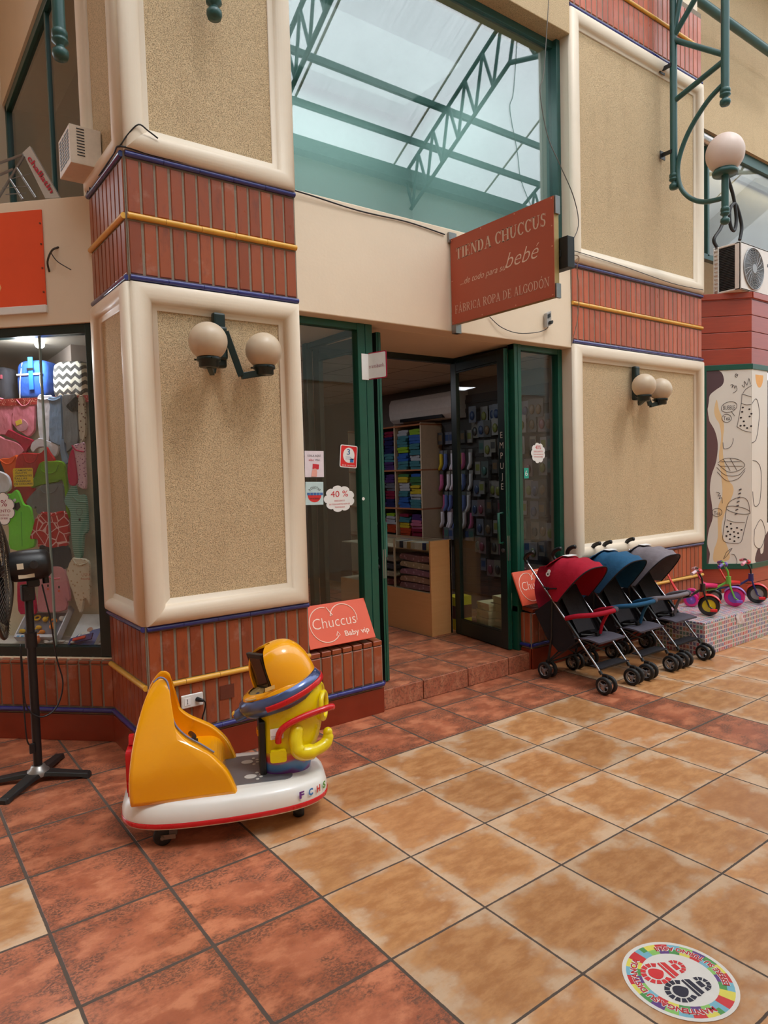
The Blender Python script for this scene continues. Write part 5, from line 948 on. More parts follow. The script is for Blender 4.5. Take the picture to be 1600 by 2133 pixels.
b = B(RH); b.tube([(-.15, 0, -.022), (-.20, 0, -.022), (-.235, 0, -.026), (-.25, 0, -.028)], [.05, .036, .030, .024], 16); b.build('headlamp', M_RB, t); b = B(RH); b.ball((-.245, 0, -.012), (.014, .016, .016)); b.build('headlamp_lens', pm((222, 170, 60), .3), t)
b = B(RH); b.loft([ov(.188, .173, .138, .028), ov(.178, .166, .132, .045), ov(.15, .15, .12, .05)], cap=False); b.prism(circ(-.02, 0, .15, 36, .125), .03, .036); b.build('helmet_liner', M_RY, t)
# dome with a screen cut in its front
b = B(RH)
def dome(u, v, th):
    a = math.radians(-108+258*u); ph = PI/2*v*.985; r = 1-th; return (.018+.163*r*math.cos(ph)**.62*math.cos(a), .130*r*math.cos(ph)**.62*math.sin(a), .035+.195*r*math.sin(ph))
b.sheet(dome, 36, 14, .05); b.build('helmet_dome', M_RY, t)
b = B(RH); b.M = RH @ Matrix.Translation((-.068, .0, .04)) @ Matrix.Rotation(.42, 4, 'Z') @ Matrix.Rotation(.10, 4, 'Y'); b.box((-.008, -.082, 0), (.012, .082, .175)); b.build('screen_bezel', M_BLACK, t, bevel=.004); b = B(b.M); b.box((-.011, -.068, .015), (-.008, .068, .155)); b.build('screen', pm((70, 52, 40), .15, var=.4, sc=20), t)
b = B(RH); b.M = RH @ Matrix.Translation((-.125, 0, .037)); b.prism(circ(0, 0, .052, 24, .09), 0, .004); b.build('button_panel', cloth_mat((196, 168, 110), 'print', (60, 80, 120), .6), t)
b = B(RO); b.tube(spline([(.24, -.145, .375), (.245, -.155, .42), (.28, -.158, .455), (.36, -.150, .485), (.47, -.125, .505), (.50, -.10, .50)], 5), [.015]*26, 10); b.build('red_handle', M_RR, t)
for gy in (-.065, .065): b = B(RO); b.tube([(.462+.02*math.cos(2*PI*k/20), gy+.055*math.cos(2*PI*k/20), .50+.062*math.sin(2*PI*k/20)) for k in range(20)], .012, 8, closed=True); b.build('goggle_ring', M_RL, t)
b = B(RO); b.tube(spline([(.325, -.130, .415), (.318, -.150, .37), (.335, -.158, .325), (.39, -.150, .318), (.45, -.120, .330), (.472, -.105, .352), (.474, -.10, .38)], 5), [.032]*8+[.036]*8+[.028]*8+[.026]*4+[.022]*3, 12); b.ball((.474, -.10, .382), .023, 12, 8); b.ball((.325, -.130, .415), .033, 12, 8); b.build('figure_arm', M_RL, t)
b = B(RO); b.ball((.40, -.10, .345), (.02, .02, .02)) if 0 else b.box((.43, -.06, .27), (.455, -.02, .29)); b.build('foot_peg', M_BLACK, t)
b = B(RO @ FR((.20, -.134, .285), (1, 0, 0))); b.prism(rrect(0, 0, .075, .055, .012), 0, .022); b.build('coin_tray', M_RL, t, bevel=.004)
b = B(RO @ FR((.205, -.1325, .385), (1, 0, .05))); b.prism(rrect(0, 0, .06, .05, .004), 0, .0015); b.build('coin_label', M_PAPER, t); b = B(RO @ FR((.205, -.1345, .385), (1, 0, .05))); b.text('2', .038, .024, .018, .012, z=.001); b.text('Please insert 2', .03, .012, .006, .05, z=.001); b.text('coins', .015, .003, .006, .02, z=.001); b.build('lettering', pm((120, 30, 40), .5), t)
b = B(RO @ FR((.17, -.121, .60), (1, -.05, .30))); b.box((.02, 0, 0), (.12, .018, .001)); b.build('instruction_strip', pm((240, 200, 120), .5), t)
# colourful letters on the platform nose
for ch, c, an in (('F', (110, 50, 140), -56), ('C', (50, 120, 190), -47), ('H', (206, 60, 60), -37), ('S', (80, 150, 60), -26)):
    a = math.radians(an); e = .62; x = .005+.461*abs(math.cos(a))**e; y = -.012-(.267*(1-.10*x/.46))*abs(math.sin(a))**e; tn = Vector((.3+abs(math.sin(a))*.6, .35+abs(math.cos(a))*.3, 0)) if 0 else Vector((math.cos(a*1.0+PI/2-.15), math.sin(a+PI/2-.15), 0))
    b = B(RO @ FR((x+.003, y-.003, .146), tn)); b.text(ch, 0, 0, .030, .026, z=.002, bold=.05); b.build('letter_decal', pm(c, .4), t)
for (wx, wy) in ((-.235, -.20), (-.235, .17), (.315, .12)):
    b = B(RO); b.box((wx-.012, wy-.02, .045), (wx+.022, wy+.016, .092)); b.build('caster_bracket', pm((90, 88, 86), .4, .6), t, bevel=.002)
    b = B(RO); b.lathe([(.010, -.016), (.032, -.016), (.040, -.009), (.040, .009), (.032, .016), (.010, .016)], (wx-.04, wy, .040), 24, axis='y'); b.build('caster_wheel', M_RUBBER, t); b = B(RO); b.box((wx-.046, wy-.022, .032), (wx+.015, wy-.018, .052)); b.cyl((wx-.04, wy-.026, .040), (wx-.04, wy+.02, .040), .009, n=6); b.build('caster_fork', pm((130, 120, 110), .35, .7), t)
b = B(RO); b.lathe([(.018, 0), (.026, .004), (.026, .040), (.008, .044), (.008, .09)], (.325, -.10, 0), 16); b.build('rubber_foot', M_RUBBER, t)
b = B(RO); b.tube(spline([(-.42, .12, .12), (-.45, .13, .18), (-.46, .16, .12), (-.44, .22, .02), (-.30, .34, .008), (-.05, .42, .012)], 6), .004, 6); b.build('power_cord', M_BLACK, t)
# ================= strollers =================
def fab(c, rough=.8): s = Sh('stroller_cloth_%d_%d_%d' % c); co = s.coord(); s.bump(s.math('ADD', s.noise(co, 14, 3), s.math('MULTIPLY', s.noise(co, 400, 2), .1)), .5, .01); return s.base(s.mulc(lin(*c), s.math('MULTIPLY_ADD', s.noise(co, 30, 3), .3, .85)), rough, 0, 0, .25)
F_RED, F_BLUE, F_GREY, F_DARK, F_SEAT = fab((166, 18, 44)), fab((36, 86, 122)), fab((128, 120, 126)), fab((34, 31, 35)), fab((78, 74, 84))
M_CHROME = pm((176, 176, 180), .22, .9)
def make_stroller(mc, label):
    t = thing('stroller', label, 'stroller', (0, 0, 0), 'folding strollers outside the shop')
    HW = .165
    for sx in (-1, 1):
        X = sx*HW
        b = B(); b.tube([(X, -.074, .152), (X, .335, .60), (X, .58, .862)], .0075, 10); b.build('push_bar', M_CHROME, t)
        b = B(); b.tube([(X, -.09, .13), (X, -.074, .152)], .012, 10); b.build('joint', M_BLACK, t); b = B(); b.tube([(X, .10, .352), (X, .21, .472)], .011, 8); b.build('joint', M_BLACK, t)
        b = B(); b.tube(spline([(X, .575, .857), (X, .60, .89), (X, .585, .925), (X, .55, .945), (X, .515, .952)], 5), [.012]*5+[.017]*5+[.018]*5+[.017]*5+[.009], 10); b.build('handle', M_BLACK, t)
        b = B(); b.tube([(X, .345, .61), (X, .352, .33), (X, .395, .085)], .010, 8); b.build('rear_leg', M_BLACK, t)
        b = B(); b.tube([(X, .09, .34), (X, .375, .13)], .006, 8); b.build('side_strut', M_BLACK, t)
    for p, q, r in (((-HW, .385, .12), (HW, .385, .12), .008), ((-HW, .36, .30), (HW, .385, .13), .006), ((HW, .36, .30), (-HW, .385, .13), .006), ((-HW, -.07, .158), (HW, -.07, .158), .006), ((-HW, .16, .36), (HW, .12, .20), .005)): b = B(); b.tube([p, q], r, 8); b.build('cross_brace', M_BLACK, t)
    b = B(); b.sheet(lambda u, v, th: (-HW+2*HW*u, -.09+.10*v, .165+.005*math.sin(PI*u)+th), 6, 3, .006); b.build('footrest', F_DARK, t)
    for sx in (-1, 1):
        for (y, z, nm) in ((-.13, .0625, 'front_wheel'), (.395, .0625, 'rear_wheel')):
            sw = random.uniform(-.12, .12) if y < 0 else 0; R0 = Matrix.Translation((sx*HW, y, z)) @ Matrix.Rotation(sw, 4, 'Z')
            b = B(R0); b.box((-.012, -.01, -.012), (.012, .03 if y < 0 else .01, .075)); b.cyl((-.04, 0, 0), (.04, 0, 0), .008, n=8); b.build('axle_fork', M_BLACK, t, bevel=.004)
            for k in (-.033, .033):
                b = B(R0); b.lathe([(.042, k-.012), (.058, k-.013), (.0625, k-.007), (.0625, k+.007), (.058, k+.013), (.042, k+.012)], n=28, axis='x', cap=False); b.lathe([(.0425, k+.012), (.0425, k-.012)], n=28, axis='x', cap=False); w = b.build(nm, M_RUBBER, t)
                b = B(R0); b.lathe([(.043, k-.009), (.043, k+.009), (.038, k+.009), (.038, k-.009), (.043, k-.009)], n=24, axis='x', cap=False); b.cyl((k-.013, 0, 0), (k+.013, 0, 0), .013, n=12)
                for q in range(3): a = q*2*PI/3+.5; b.tube([(k, .008*math.cos(a), .008*math.sin(a)), (k, .041*math.cos(a), .041*math.sin(a))], .006, 6)
                h = b.build('hub', pm((150, 148, 152), .35, .5), w)
    # seat, backrest, side cloth
    b = B(); b.sheet(lambda u, v, th: (-.155+.31*u+.012*(u-.5)*(1-v), .17-.235*v-.02*math.sin(PI*u)*v, .335+.012*math.sin(PI*v)-.022*math.sin(PI*u)*(1-v)+th+.010*math.sin(PI*u)*v), 10, 10, .012); b.build('seat', F_SEAT, t)
    b = B(); b.sheet(lambda u, v, th: (-.155+.31*u, .17+.20*v+.03*math.sin(PI*u), .34+.34*v+th*.4), 10, 8, .014); b.build('backrest', F_DARK, t)
    b = B(); b.sheet(lambda u, v, th: (-.10+.2*u, .155+.16*v+.02*math.sin(PI*u), .37+.26*v+th*.4), 6, 6, .010); b.build('seat_pad', F_DARK, t)
    for sx in (-1, 1):
        b = B(); b.M = Matrix(((0, 0, 1, 0), (1, 0, 0, 0), (0, 1, 0, 0), (0, 0, 0, 1))); b.prism([(.335, .62), (.52, .49), (.40, .30), (.29, .215), (.12, .28), (.17, .40)], sx*.158-.003, sx*.158+.003); b.build('side_panel', F_DARK, t)
    b = B(); b.sheet(lambda u, v, th: (-.155+.31*u, .52-.23*v+.01*math.sin(6*u), .49-.275*v-.04*math.sin(PI*v)*math.sin(PI*u)+th), 8, 8, .006); b.build('storage_basket', F_DARK, t)
    b = B(); b.sheet(lambda u, v, th: (-.158+.316*u, .47+.05*math.sin(PI*v)+.02*math.sin(PI*u), .84-.34*v+th*.2), 10, 8, .006); b.build('rear_cloth', mc, t)
    # hood: ribs fan out from pivots, cloth between them
    PV = (.335, .60); ribs = [((.47, .80), .17), ((.43, .88), .18), ((.33, .915), .185), ((.20, .92), .187), ((.10, .895), .188), ((.045, .865), .19)]
    def hood(u, v, th):
        k = v*(len(ribs)-1); i = min(int(k), len(ribs)-2); f = k-i; (ya, za), wa = ribs[i]; (yb, zb), wb = ribs[i+1]; Y, Zt, w = ya+(yb-ya)*f, za+(zb-za)*f, wa+(wb-wa)*f
        a = PI*u; c = math.cos(a); s_ = math.sin(a)**.62; w2 = w-th; sag = .010*math.sin(PI*f)*math.sin(a)
        fr = .5+.5*v; py0 = PV[0]-.06*v; return (-w2*math.copysign(abs(c)**.62, c), py0+(Y-py0)*s_, PV[1]+(Zt-th-sag-PV[1])*s_)
    b = B(); b.sheet(hood, 28, 20, .006); b.build('hood', mc, t)
    b = B(); b.tube([(lambda p: (p[0], p[1]-.003, p[2]))(hood(u/28, 1, .002)) for u in range(29)], .005, 6); b.build('hood_rim', F_DARK if mc is not F_DARK else mc, t)
    b = B(); b.tube([(-.19, .40, .70), (-.193, .36, .69), (-.19, .28, .70)], .006, 6); b.cyl((-.187, .36, .69), (-.205, .36, .69), .012, n=12); b.build('hood_hinge', M_BLACK, t)
    b = B(FR((-.187, .36, .80), (0, -1, 0), (.18, 0, 1))); b.prism(circ(0, 0, .018, 16), 0, .003); b.prism(circ(.008, .022, .014, 14), 0, .003); b.build('logo_patch', M_WHITE, t)
    b = B(FR((-.187, .36, .80), (0, -1, 0), (.18, 0, 1))); b.prism(circ(.001, .0, .007, 12), .003, .004); b.build('logo_dot', M_BLACK, t)
    b = B(); b.sheet(lambda u, v, th: (-.04+.11*u, .29+.055*v, .924+.002*v+th), 3, 3, .003); b.build('white_tag', M_PAPER, t)
    b = B(); b.sheet(lambda u, v, th: (-.15+.30*u, .34+.09*v, .922-.055*v-.10*abs(u-.5)**2*4*.3+th), 8, 4, .006); b.build('hood_flap', mc, t)
    # bumper bar
    bar = spline([(-HW, .215, .482), (-HW+.01, .13, .51), (-.09, .03, .525), (.02, -.025, .54), (.11, -.02, .545), (.158, .05, .535), (HW, .15, .51), (HW, .205, .485)], 6); n = len(bar)
    b = B(); b.tube(bar, .018, 12); bb = b.build('bumper_bar', mc, t)
    b = B(); b.tube(bar[int(n*.50):int(n*.66)], .0205, 12); b.build('grip_sleeve', F_SEAT, bb)
    b = B(); b.tube(spline([(.02, -.015, .53), (.02, .03, .45), (.015, .05, .37)], 4), .012, 6); b.build('crotch_strap', mc, t)
    b = B(); b.tube([(-.12, .12, .37), (-.05, .10, .36), (.0, .06, .365)], .008, 6); b.tube([(.12, .12, .37), (.05, .10, .36), (.0, .06, .365)], .008, 6); b.box((-.02, .05, .355), (.02, .075, .38)); b.build('harness', M_BLACK, t)
    return t
for (x, mc, rz, lb) in ((1.665, F_RED, 0, 'folding stroller with crimson hood, next to the shop door'), (2.175, F_BLUE, .0, 'folding stroller with blue hood between the crimson and the grey one'), (2.66, F_GREY, .0, 'folding stroller with grey hood beside the wrapped table')):
    t = make_stroller(mc, lb); t.location = (x, 0, 0); t.rotation_euler = (0, 0, rz); t['_o'] = [x, 0, 0]
# ================= wrapped table =================
def wrap_mat():
    s = Sh('printed_gift_wrap'); x, y, z = s.xyz(s.coord()); M = s.math; cw, ch = .030, .037; u = M('DIVIDE', M('ADD', x, M('MULTIPLY', y, .0)), cw); ny = s.n.new('ShaderNodeNewGeometry').outputs['Normal']; nx_, ny_, nz_ = s.xyz(ny)
    side = M('GREATER_THAN', M('ABSOLUTE', nx_), .5); top = M('GREATER_THAN', nz_, .5); uu = M('DIVIDE', M('ADD', M('MULTIPLY', x, M('SUBTRACT', 1, side)), M('MULTIPLY', y, side)), cw); vv = M('DIVIDE', M('ADD', M('MULTIPLY', z, M('SUBTRACT', 1, top)), M('MULTIPLY', y, top)), ch)
    iv = M('FLOOR', vv); iu = M('FLOOR', uu); fu = M('SUBTRACT', M('SUBTRACT', uu, iu), .5); fv = M('SUBTRACT', M('SUBTRACT', vv, iv), .5); n = s.noise(s.coord(), 90, 2); d = M('MAXIMUM', M('ABSOLUTE', fu), M('MULTIPLY', M('ABSOLUTE', fv), 1.0)); k = s.ss(M('ADD', d, M('MULTIPLY', M('SUBTRACT', n, .5), .35)), .40, .32)
    r = s.white(s.vec(iu, iv, 3)); rp = s.n.new('ShaderNodeValToRGB'); rp.color_ramp.interpolation = 'CONSTANT'; cr = rp.color_ramp; s.l.new(r, rp.inputs[0]); cr.elements[0].color = (*lin(196, 40, 60), 1); cr.elements[1].position = .16; cr.elements[1].color = (*lin(70, 84, 150), 1)
    for p, c in ((.3, (90, 140, 130)), (.44, (150, 60, 100)), (.56, (120, 130, 80)), (.66, (196, 120, 100)), (.76, (110, 80, 130)), (.88, (70, 110, 110))): e = cr.elements.new(p); e.color = (*lin(*c), 1)
    fine = s.ss(s.noise(s.coord(), 220, 2), .4, .62); col = s.mix(M('MULTIPLY', k, M('MULTIPLY_ADD', fine, -.35, 1.0)), lin(214, 208, 210), rp.outputs[0]); s.bump(s.noise(s.coord(), 8, 3), .3, .02); return s.base(col, .35, 0, .2)
t = thing('wrapped_table', 'low table wrapped in colourful printed gift paper beside the grey stroller', 'table', (3.6, .2, 0)); b = B(); b.box((2.90, -.085, .0), (4.35, .50, .282)); b.build('wrapped_body', wrap_mat(), t, bevel=.006)
b = B(FR((3.42, -.087, .20), (1, .0, 0))); b.grid(lambda u, v: (.13*u+.01*math.sin(7*v), .09*v-.02*u, .002+.006*math.sin(9*u)*math.sin(5*v)), 8, 6); b.build('clear_tape', pm((214, 206, 214), .12, coat=.5), t)
# ================= tricycles =================
def make_trike(name, label, p, ang, c, crate=1.0):
    """local: front wheel contact at origin, body runs towards -x"""
    t = thing('tricycle', label, 'tricycle', (0, 0, 0), 'toy tricycles on the wrapped table'); tyre, hub, fend, fork, bar, seat, grip, frame = [pm(k, .3, coat=.3, var=.05) if k else None for k in c]
    def wheel(x, y, r, w, nm, parent=t):
        b = B(); b.lathe([(r*.62, y-w), (r*.9, y-w), (r, y-w*.5), (r, y+w*.5), (r*.9, y+w), (r*.62, y+w)], (x, 0, r), 28, axis='y', cap=False); b.lathe([(r*.63, y+w), (r*.63, y-w)], (x, 0, r), 28, axis='y', cap=False); o = b.build(nm, tyre, t); b = B(); b.lathe([(r*.63, y-w*.7), (r*.2, y-w*.9), (.001, y-w*1.2)], (x, 0, r), 24, axis='y', cap=False); b.lathe([(.001, y+w*1.2), (r*.2, y+w*.9), (r*.63, y+w*.7)], (x, 0, r), 24, axis='y', cap=False); b.lathe([(.001, y-w*1.2-.006), (.013, y-w*1.2-.006), (.013, y+w*1.2+.006), (.001, y+w*1.2+.006)], (x, 0, r), 12, axis='y'); b.build('hub', hub, o)
    wheel(0, 0, .088, .018, 'front_wheel'); wheel(-.36, -.13, .066, .018, 'rear_wheel'); wheel(-.36, .13, .066, .018, 'rear_wheel')
    for sy in (-1, 1):
        b = B(); b.tube([(0, sy*.026, .088), (-.03, sy*.03, .17), (-.045, sy*.016, .225)], .008, 8); b.build('fork_leg', fork, t)
        b = B(); b.tube([(0, sy*.03, .088), (.0, sy*.055, .088), (.035, sy*.055, .065)], .006, 6); b.build('crank', fork, t)
        b = B(); b.box((.01+(-.05 if sy > 0 else 0), sy*.075-.025, .05), (.065+(-.05 if sy > 0 else 0), sy*.075+.025, .07)); b.build('pedal', pm((220, 30, 40), .35) if c[0][0] < 60 else hub, t, bevel=.004)
    b = B(); b.sheet(lambda u, v, th: (.0+(.098+th)*math.cos(math.radians(20+125*u)), (-.03+.06*v), .088+(.098+th)*math.sin(math.radians(20+125*u))-.02*abs(v-.5)), 14, 5, .005); b.build('fender', fend, t)
    b = B(); b.lathe([(.022, 0), (.026, .01), (.022, .06), (.024, .07)], (-.05, 0, .205), 16); b.build('head_tube', frame, t)
    b = B(); b.tube(spline([(-.05, 0, .27), (-.055, 0, .32), (-.075, 0, .36), (-.08, 0, .375)], 4), .0085, 8); b.tube(spline([(-.12, -.15, .385), (-.09, -.07, .40), (-.075, 0, .375), (-.09, .07, .40), (-.12, .15, .385)], 5), .008, 8); b.build('handlebar', bar, t)
    for sy in (-1, 1): b = B(); b.tube([(-.105, sy*.11, .395), (-.13, sy*.17, .38)], .014, 10); b.build('grip', grip, t)
    b = B(); b.ball((-.072, 0, .385), (.022, .04, .022), 12, 8); b.build('bar_pad', seat if c[0][0] < 60 else grip, t)
    b = B(); b.tube([(-.06, 0, .225), (-.16, 0, .155), (-.32, 0, .125)], .011, 8); b.tube([(-.36, -.13, .066), (-.36, .13, .066)], .007, 8); b.tube([(-.36, 0, .066), (-.32, 0, .125)], .009, 8); b.build('frame', frame, t)
    b = B(); b.sheet(lambda u, v, th: (-.14-.19*v, -.075*(.45+.55*math.sin(PI*min(1, v*.75+.15)))*math.cos(PI*u), .165+.02*abs(math.cos(PI*u))**2+th+max(0, v-.55)**1.2*.42), 10, 14, .010); b.build('seat', seat, t)
    t.location = p; t.rotation_euler = (0, 0, ang); t['_o'] = list(p); return t
ZT = .283
def tp(px, py): q = pz(px, py, ZT); q.x = min(q.x, 4.25); q.y = max(q.y, -.03); return q
make_trike('a', 'red toy tricycle with black tyres and yellow hub at the table corner', tp(1477, 1282), math.radians(-62), ((26, 26, 28), (226, 200, 30), (214, 24, 36), (28, 26, 28), (30, 28, 30), (216, 30, 40), (226, 190, 200), (40, 36, 36)))
make_trike('b', 'pink and green toy tricycle with purple hubs in the middle of the table', tp(1530, 1263), math.radians(-62), ((226, 20, 130), (130, 84, 190), (150, 110, 200), (110, 190, 70), (110, 190, 70), (226, 30, 110), (90, 60, 160), (110, 190, 70)))
make_trike('c', 'navy and red toy tricycle with black tyres at the far end of the table', tp(1577, 1256), math.radians(-62), ((28, 28, 30), (150, 150, 150), (220, 40, 44), (30, 40, 110), (30, 28, 32), (220, 36, 40), (230, 150, 170), (34, 40, 110)))
# ================= mural on the right shop bay =================
t = thing('mural_panel', 'white drawn bubble tea mural covering the shop window corner behind the tricycles', 'mural', (4.5, .6, .55))
ZB, ZTp = .555, 2.55
b = B(FK); b.box((.05, ZB, -.03), (WK-.002, ZTp, .004)); b.M = FK2; b.box((-.002, ZB, -.03), (.34, ZTp, .004)); b.box((.34, ZB, -.03), (1.6, .95, .004)); b.build('white_film', pm((226, 218, 208), .45, var=.03, sc=4), t)
def mu(px, py):   # photo pixel -> (u, z) on the angled bay face
    q = onp(1460+px/4.264, 720+py/4.264, K1, FK.col[2].to_3d()); r = FK.inverted() @ q; return max(.05, min(WK-.002, r.x)), r.y
def mpoly(nm, pts, c, z=.0045): b = B(FK); P = [mu(*p) for p in pts]; b.prism([(v.x, v.y) for v in spline([(x, y, 0) for x, y in P], 4, True)], z-.0004, z); b.build(nm, pm(c, .5, var=.02), t)
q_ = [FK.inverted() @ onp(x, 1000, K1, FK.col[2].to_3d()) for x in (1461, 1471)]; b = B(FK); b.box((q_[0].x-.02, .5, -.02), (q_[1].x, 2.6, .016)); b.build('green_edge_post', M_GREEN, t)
mpoly('brown_wave', [(46, 225), (165, 225), (203, 290), (190, 350), (130, 395), (80, 440), (70, 500), (60, 560), (46, 575)], (84, 58, 64)); mpoly('brown_wave', [(46, 600), (75, 670), (125, 760), (150, 880), (135, 1030), (95, 1150), (80, 1280), (98, 1420), (104, 1530), (70, 1640), (56, 1760), (80, 1850), (46, 1880)], (104, 72, 74))
mpoly('tan_wave', [(140, 480), (160, 570), (190, 640), (205, 720), (195, 850), (200, 1000), (240, 1180), (285, 1250), (280, 1330), (200, 1520), (185, 1660), (240, 1800), (250, 1900), (120, 1920), (115, 1820), (150, 1700), (150, 1450), (190, 1330), (180, 1150), (160, 980), (180, 820), (165, 700), (130, 640), (118, 570)], (232, 196, 146))
INKM = pm((70, 60, 62), .6)
def mline(nm, lines, closed=False, r=.0022): 
    b = B(FK)
    for L in lines: b.tube([(x, y, .006) for x, y in [(v.x, v.y) for v in spline([(*mu(*p), 0) for p in L], 4, closed)]], r, 5, closed=closed)
    b.build(nm, INKM, t)
el = lambda cx, cy, rx, ry, a=0, n=12: [(cx+rx*math.cos(2*PI*k/n)*math.cos(a)-ry*math.sin(2*PI*k/n)*math.sin(a), cy+rx*math.cos(2*PI*k/n)*math.sin(a)+ry*math.sin(2*PI*k/n)*math.cos(a)) for k in range(n)]
mline('speech_oval', [el(250, 545, 72, 45, -.3), el(228, 645, 42, 36), el(143, 1480, 44, 36)], True)
mline('cup_drawing', [[(365, 430), (358, 510), (340, 620), (320, 720)], [(320, 720), (380, 755), (450, 768)], [(365, 430), (400, 440), (450, 455)], [(372, 425), (400, 385), (450, 355)], [(365, 350), (385, 370), (385, 315), (410, 350), (425, 290), (440, 345)], [(355, 510), (400, 525), (450, 520)]])
mline('cup_drawing', [[(225, 1450), (215, 1540), (200, 1640), (195, 1720), (230, 1748), (300, 1755), (355, 1742), (380, 1660), (400, 1580), (420, 1500)], [(225, 1440), (250, 1390), (310, 1355), (380, 1350), (420, 1390), (437, 1490)], [(230, 1545), (290, 1565), (390, 1568)]]); mline('cup_drawing', [el(330, 1460, 108, 30, .2)], True)
mline('waffle_drawing', [[(150, 1040), (220, 1000), (330, 1010), (390, 1060), (330, 1110), (240, 1120), (150, 1050)], [(140, 1080), (220, 1150), (330, 1150), (392, 1090)], [(145, 1120), (230, 1200), (330, 1180), (390, 1110)], [(200, 1010), (260, 1110)], [(260, 1003), (320, 1110)], [(180, 1030), (350, 1030)], [(170, 1070), (370, 1070)]])
mline('leaf_drawing', [[(200, 1895), (235, 1860), (270, 1810), (275, 1800), (230, 1830), (200, 1895)], [(215, 1925), (270, 1965), (320, 1925), (300, 1860), (270, 1850)], [(310, 265), (325, 262), (318, 280), (303, 270), (312, 250), (330, 262)], [(262, 350), (280, 345), (275, 375), (290, 350), (300, 380), (310, 355), (320, 395), (285, 420)], [(135, 1300), (165, 1310), (150, 1335), (175, 1330), (160, 1360), (185, 1350), (190, 1400)], [(195, 860), (205, 915), (260, 900), (285, 850), (285, 822)], [(270, 585), (300, 625)]])
mline('stripe_pattern', [[(345+4*k*0, 1275+36*k) if 0 else (347-6*k-10, 1282+36*k), (347-6*k+12, 1272+36*k)] for k in range(7)], False, .006)
b = B(FK)
for x, y in [(372, 550), (366, 588), (430, 565), (355, 640), (380, 672), (352, 712), (410, 732), (385, 710), (432, 630), (448, 605), (445, 715), (265, 1582), (232, 1608), (270, 1625), (320, 1618), (360, 1636), (240, 1650), (293, 1654), (330, 1665), (226, 1690), (260, 1676), (298, 1694), (333, 1704), (257, 1718), (297, 1736)]: c_ = mu(x, y); b.prism([(c_[0]+.0105*math.cos(a), c_[1]+.009*math.sin(a)) for a in [2*PI*k/10 for k in range(10)]], .0045, .006)
b.build('tapioca_dots', pm((40, 30, 32), .5), t)
b = B(FK); u0 = mu(250, 560); b.text('BUBBLE', u0[0], u0[1]-.01, .045, .115, z=.006); u0 = mu(228, 655); b.text('Tea', u0[0], u0[1]-.008, .042, .065, z=.006); u0 = mu(143, 1495); b.text('Tea', u0[0], u0[1]-.01, .040, .065, z=.006); b.build('lettering', INKM, t)
b = B(FK2); b.prism(circ(.16, 2.5, .10, 20, .13)[:], .0041, .0046) if 0 else b.prism([(.16+.085*math.cos(a), 2.5+.13*math.sin(a)) for a in [PI+PI*k/16 for k in range(17)]], .004, .0046); b.build('orange_drop', pm((236, 170, 90), .5), t)
b = B(FK2)
for L in ([(.02, 1.62), (.12, 1.60), (.2, 1.5), (.18, 1.2), (.06, 1.15), (.02, 1.3)], [(.06, .9), (.2, 1.0), (.3, .85), (.2, .7), (.06, .75), (.06, .9)], [(.0, 2.2), (.1, 2.25), (.16, 2.1), (.1, 1.85), (.0, 1.8)]): b.tube([(v.x, v.y, .005) for v in spline([(x, y, 0) for x, y in L], 5)], .003, 5)
b.build('waffle_drawing', INKM, t)
b = B(FK2); b.prism([(v.x, v.y) for v in spline([(.10, ZB, 0), (.12, .68, 0), (.18, .70, 0), (.2, .64, 0), (.26, .66, 0), (.3, .82, 0), (.5, .9, 0), (.5, ZB, 0)], 4, True)], .004, .0046); b.build('brown_wave', pm((84, 58, 64), .5), t)
# ================= condenser on the ledge =================
A0 = Vector((4.62, .47, 3.33)); t = thing('air_conditioner', 'white outdoor air conditioner unit with round grille on the red ledge', 'air conditioner', tuple(A0))
q0 = pz(1543, 601, 3.33); FA = FR((q0.x, q0.y, 3.325), (1, 0, 0)); HA, WA, DA = .47, .72, .27
b = B(FA); b.box((0, 0, -.02), (WA, HA, 0)); b.box((0, HA-.02, -DA), (WA, HA, 0)); b.box((0, 0, -DA), (WA, .02, 0)); b.box((WA-.02, 0, -DA), (WA, HA, 0)); b.box((0, 0, -.06), (.015, HA, 0)); b.box((0, 0, -DA), (.012, HA, -DA+.05)); b.build('casing', pm((232, 222, 214), .4, var=.04), t, bevel=.006)
b = B(FA)
for k in range(26): b.box((.004, .03+k*.0165, -DA+.05), (.012, .038+k*.0165, -.06))
b.box((.02, .02, -DA+.04), (.03, HA-.02, -.05)); b.build('side_coil', pm((60, 60, 62), .5, .4), t)
b = B(FA)
for k in range(11): b.box((-.012, .03+k*.04, -DA+.005), (.0, .036+k*.04, -DA+.045))
b.box((-.012, 0, -DA), (-.004, HA, -DA+.008)); b.box((-.012, 0, -DA+.042), (-.004, HA, -DA+.05)); b.build('rear_grid', M_WHITE, t)
b = B(FA); b.prism(circ(.26, .235, .205, 40), -.018, .002); b.build('fan_recess', pm((52, 54, 58), .5), t)
b = B(FA); 
for r in [.05+.0155*k for k in range(11)]: b.tube([(.26+r*math.cos(2*PI*k/40), .235+r*math.sin(2*PI*k/40), .008) for k in range(40)], .0028 if r < .2 else .006, 5, closed=True)
for k in range(20): a = 2*PI*k/20; b.tube([(.26+.04*math.cos(a), .235+.04*math.sin(a), .010), (.26+.12*math.cos(a+.35), .235+.12*math.sin(a+.35), .010), (.26+.205*math.cos(a+.5), .235+.205*math.sin(a+.5), .008)], .003, 5)
b.prism(circ(.26, .235, .045, 20), .004, .016); b.build('fan_grille', pm((160, 160, 162), .4, .3), t)
b = B(FA); b.box((.56, .3, .0), (.66, .33, .002)); b.text('midea', .61, .36, .025, .09, z=.002) if 0 else None; b.build('nameplate', pm((60, 60, 60), .4), t)
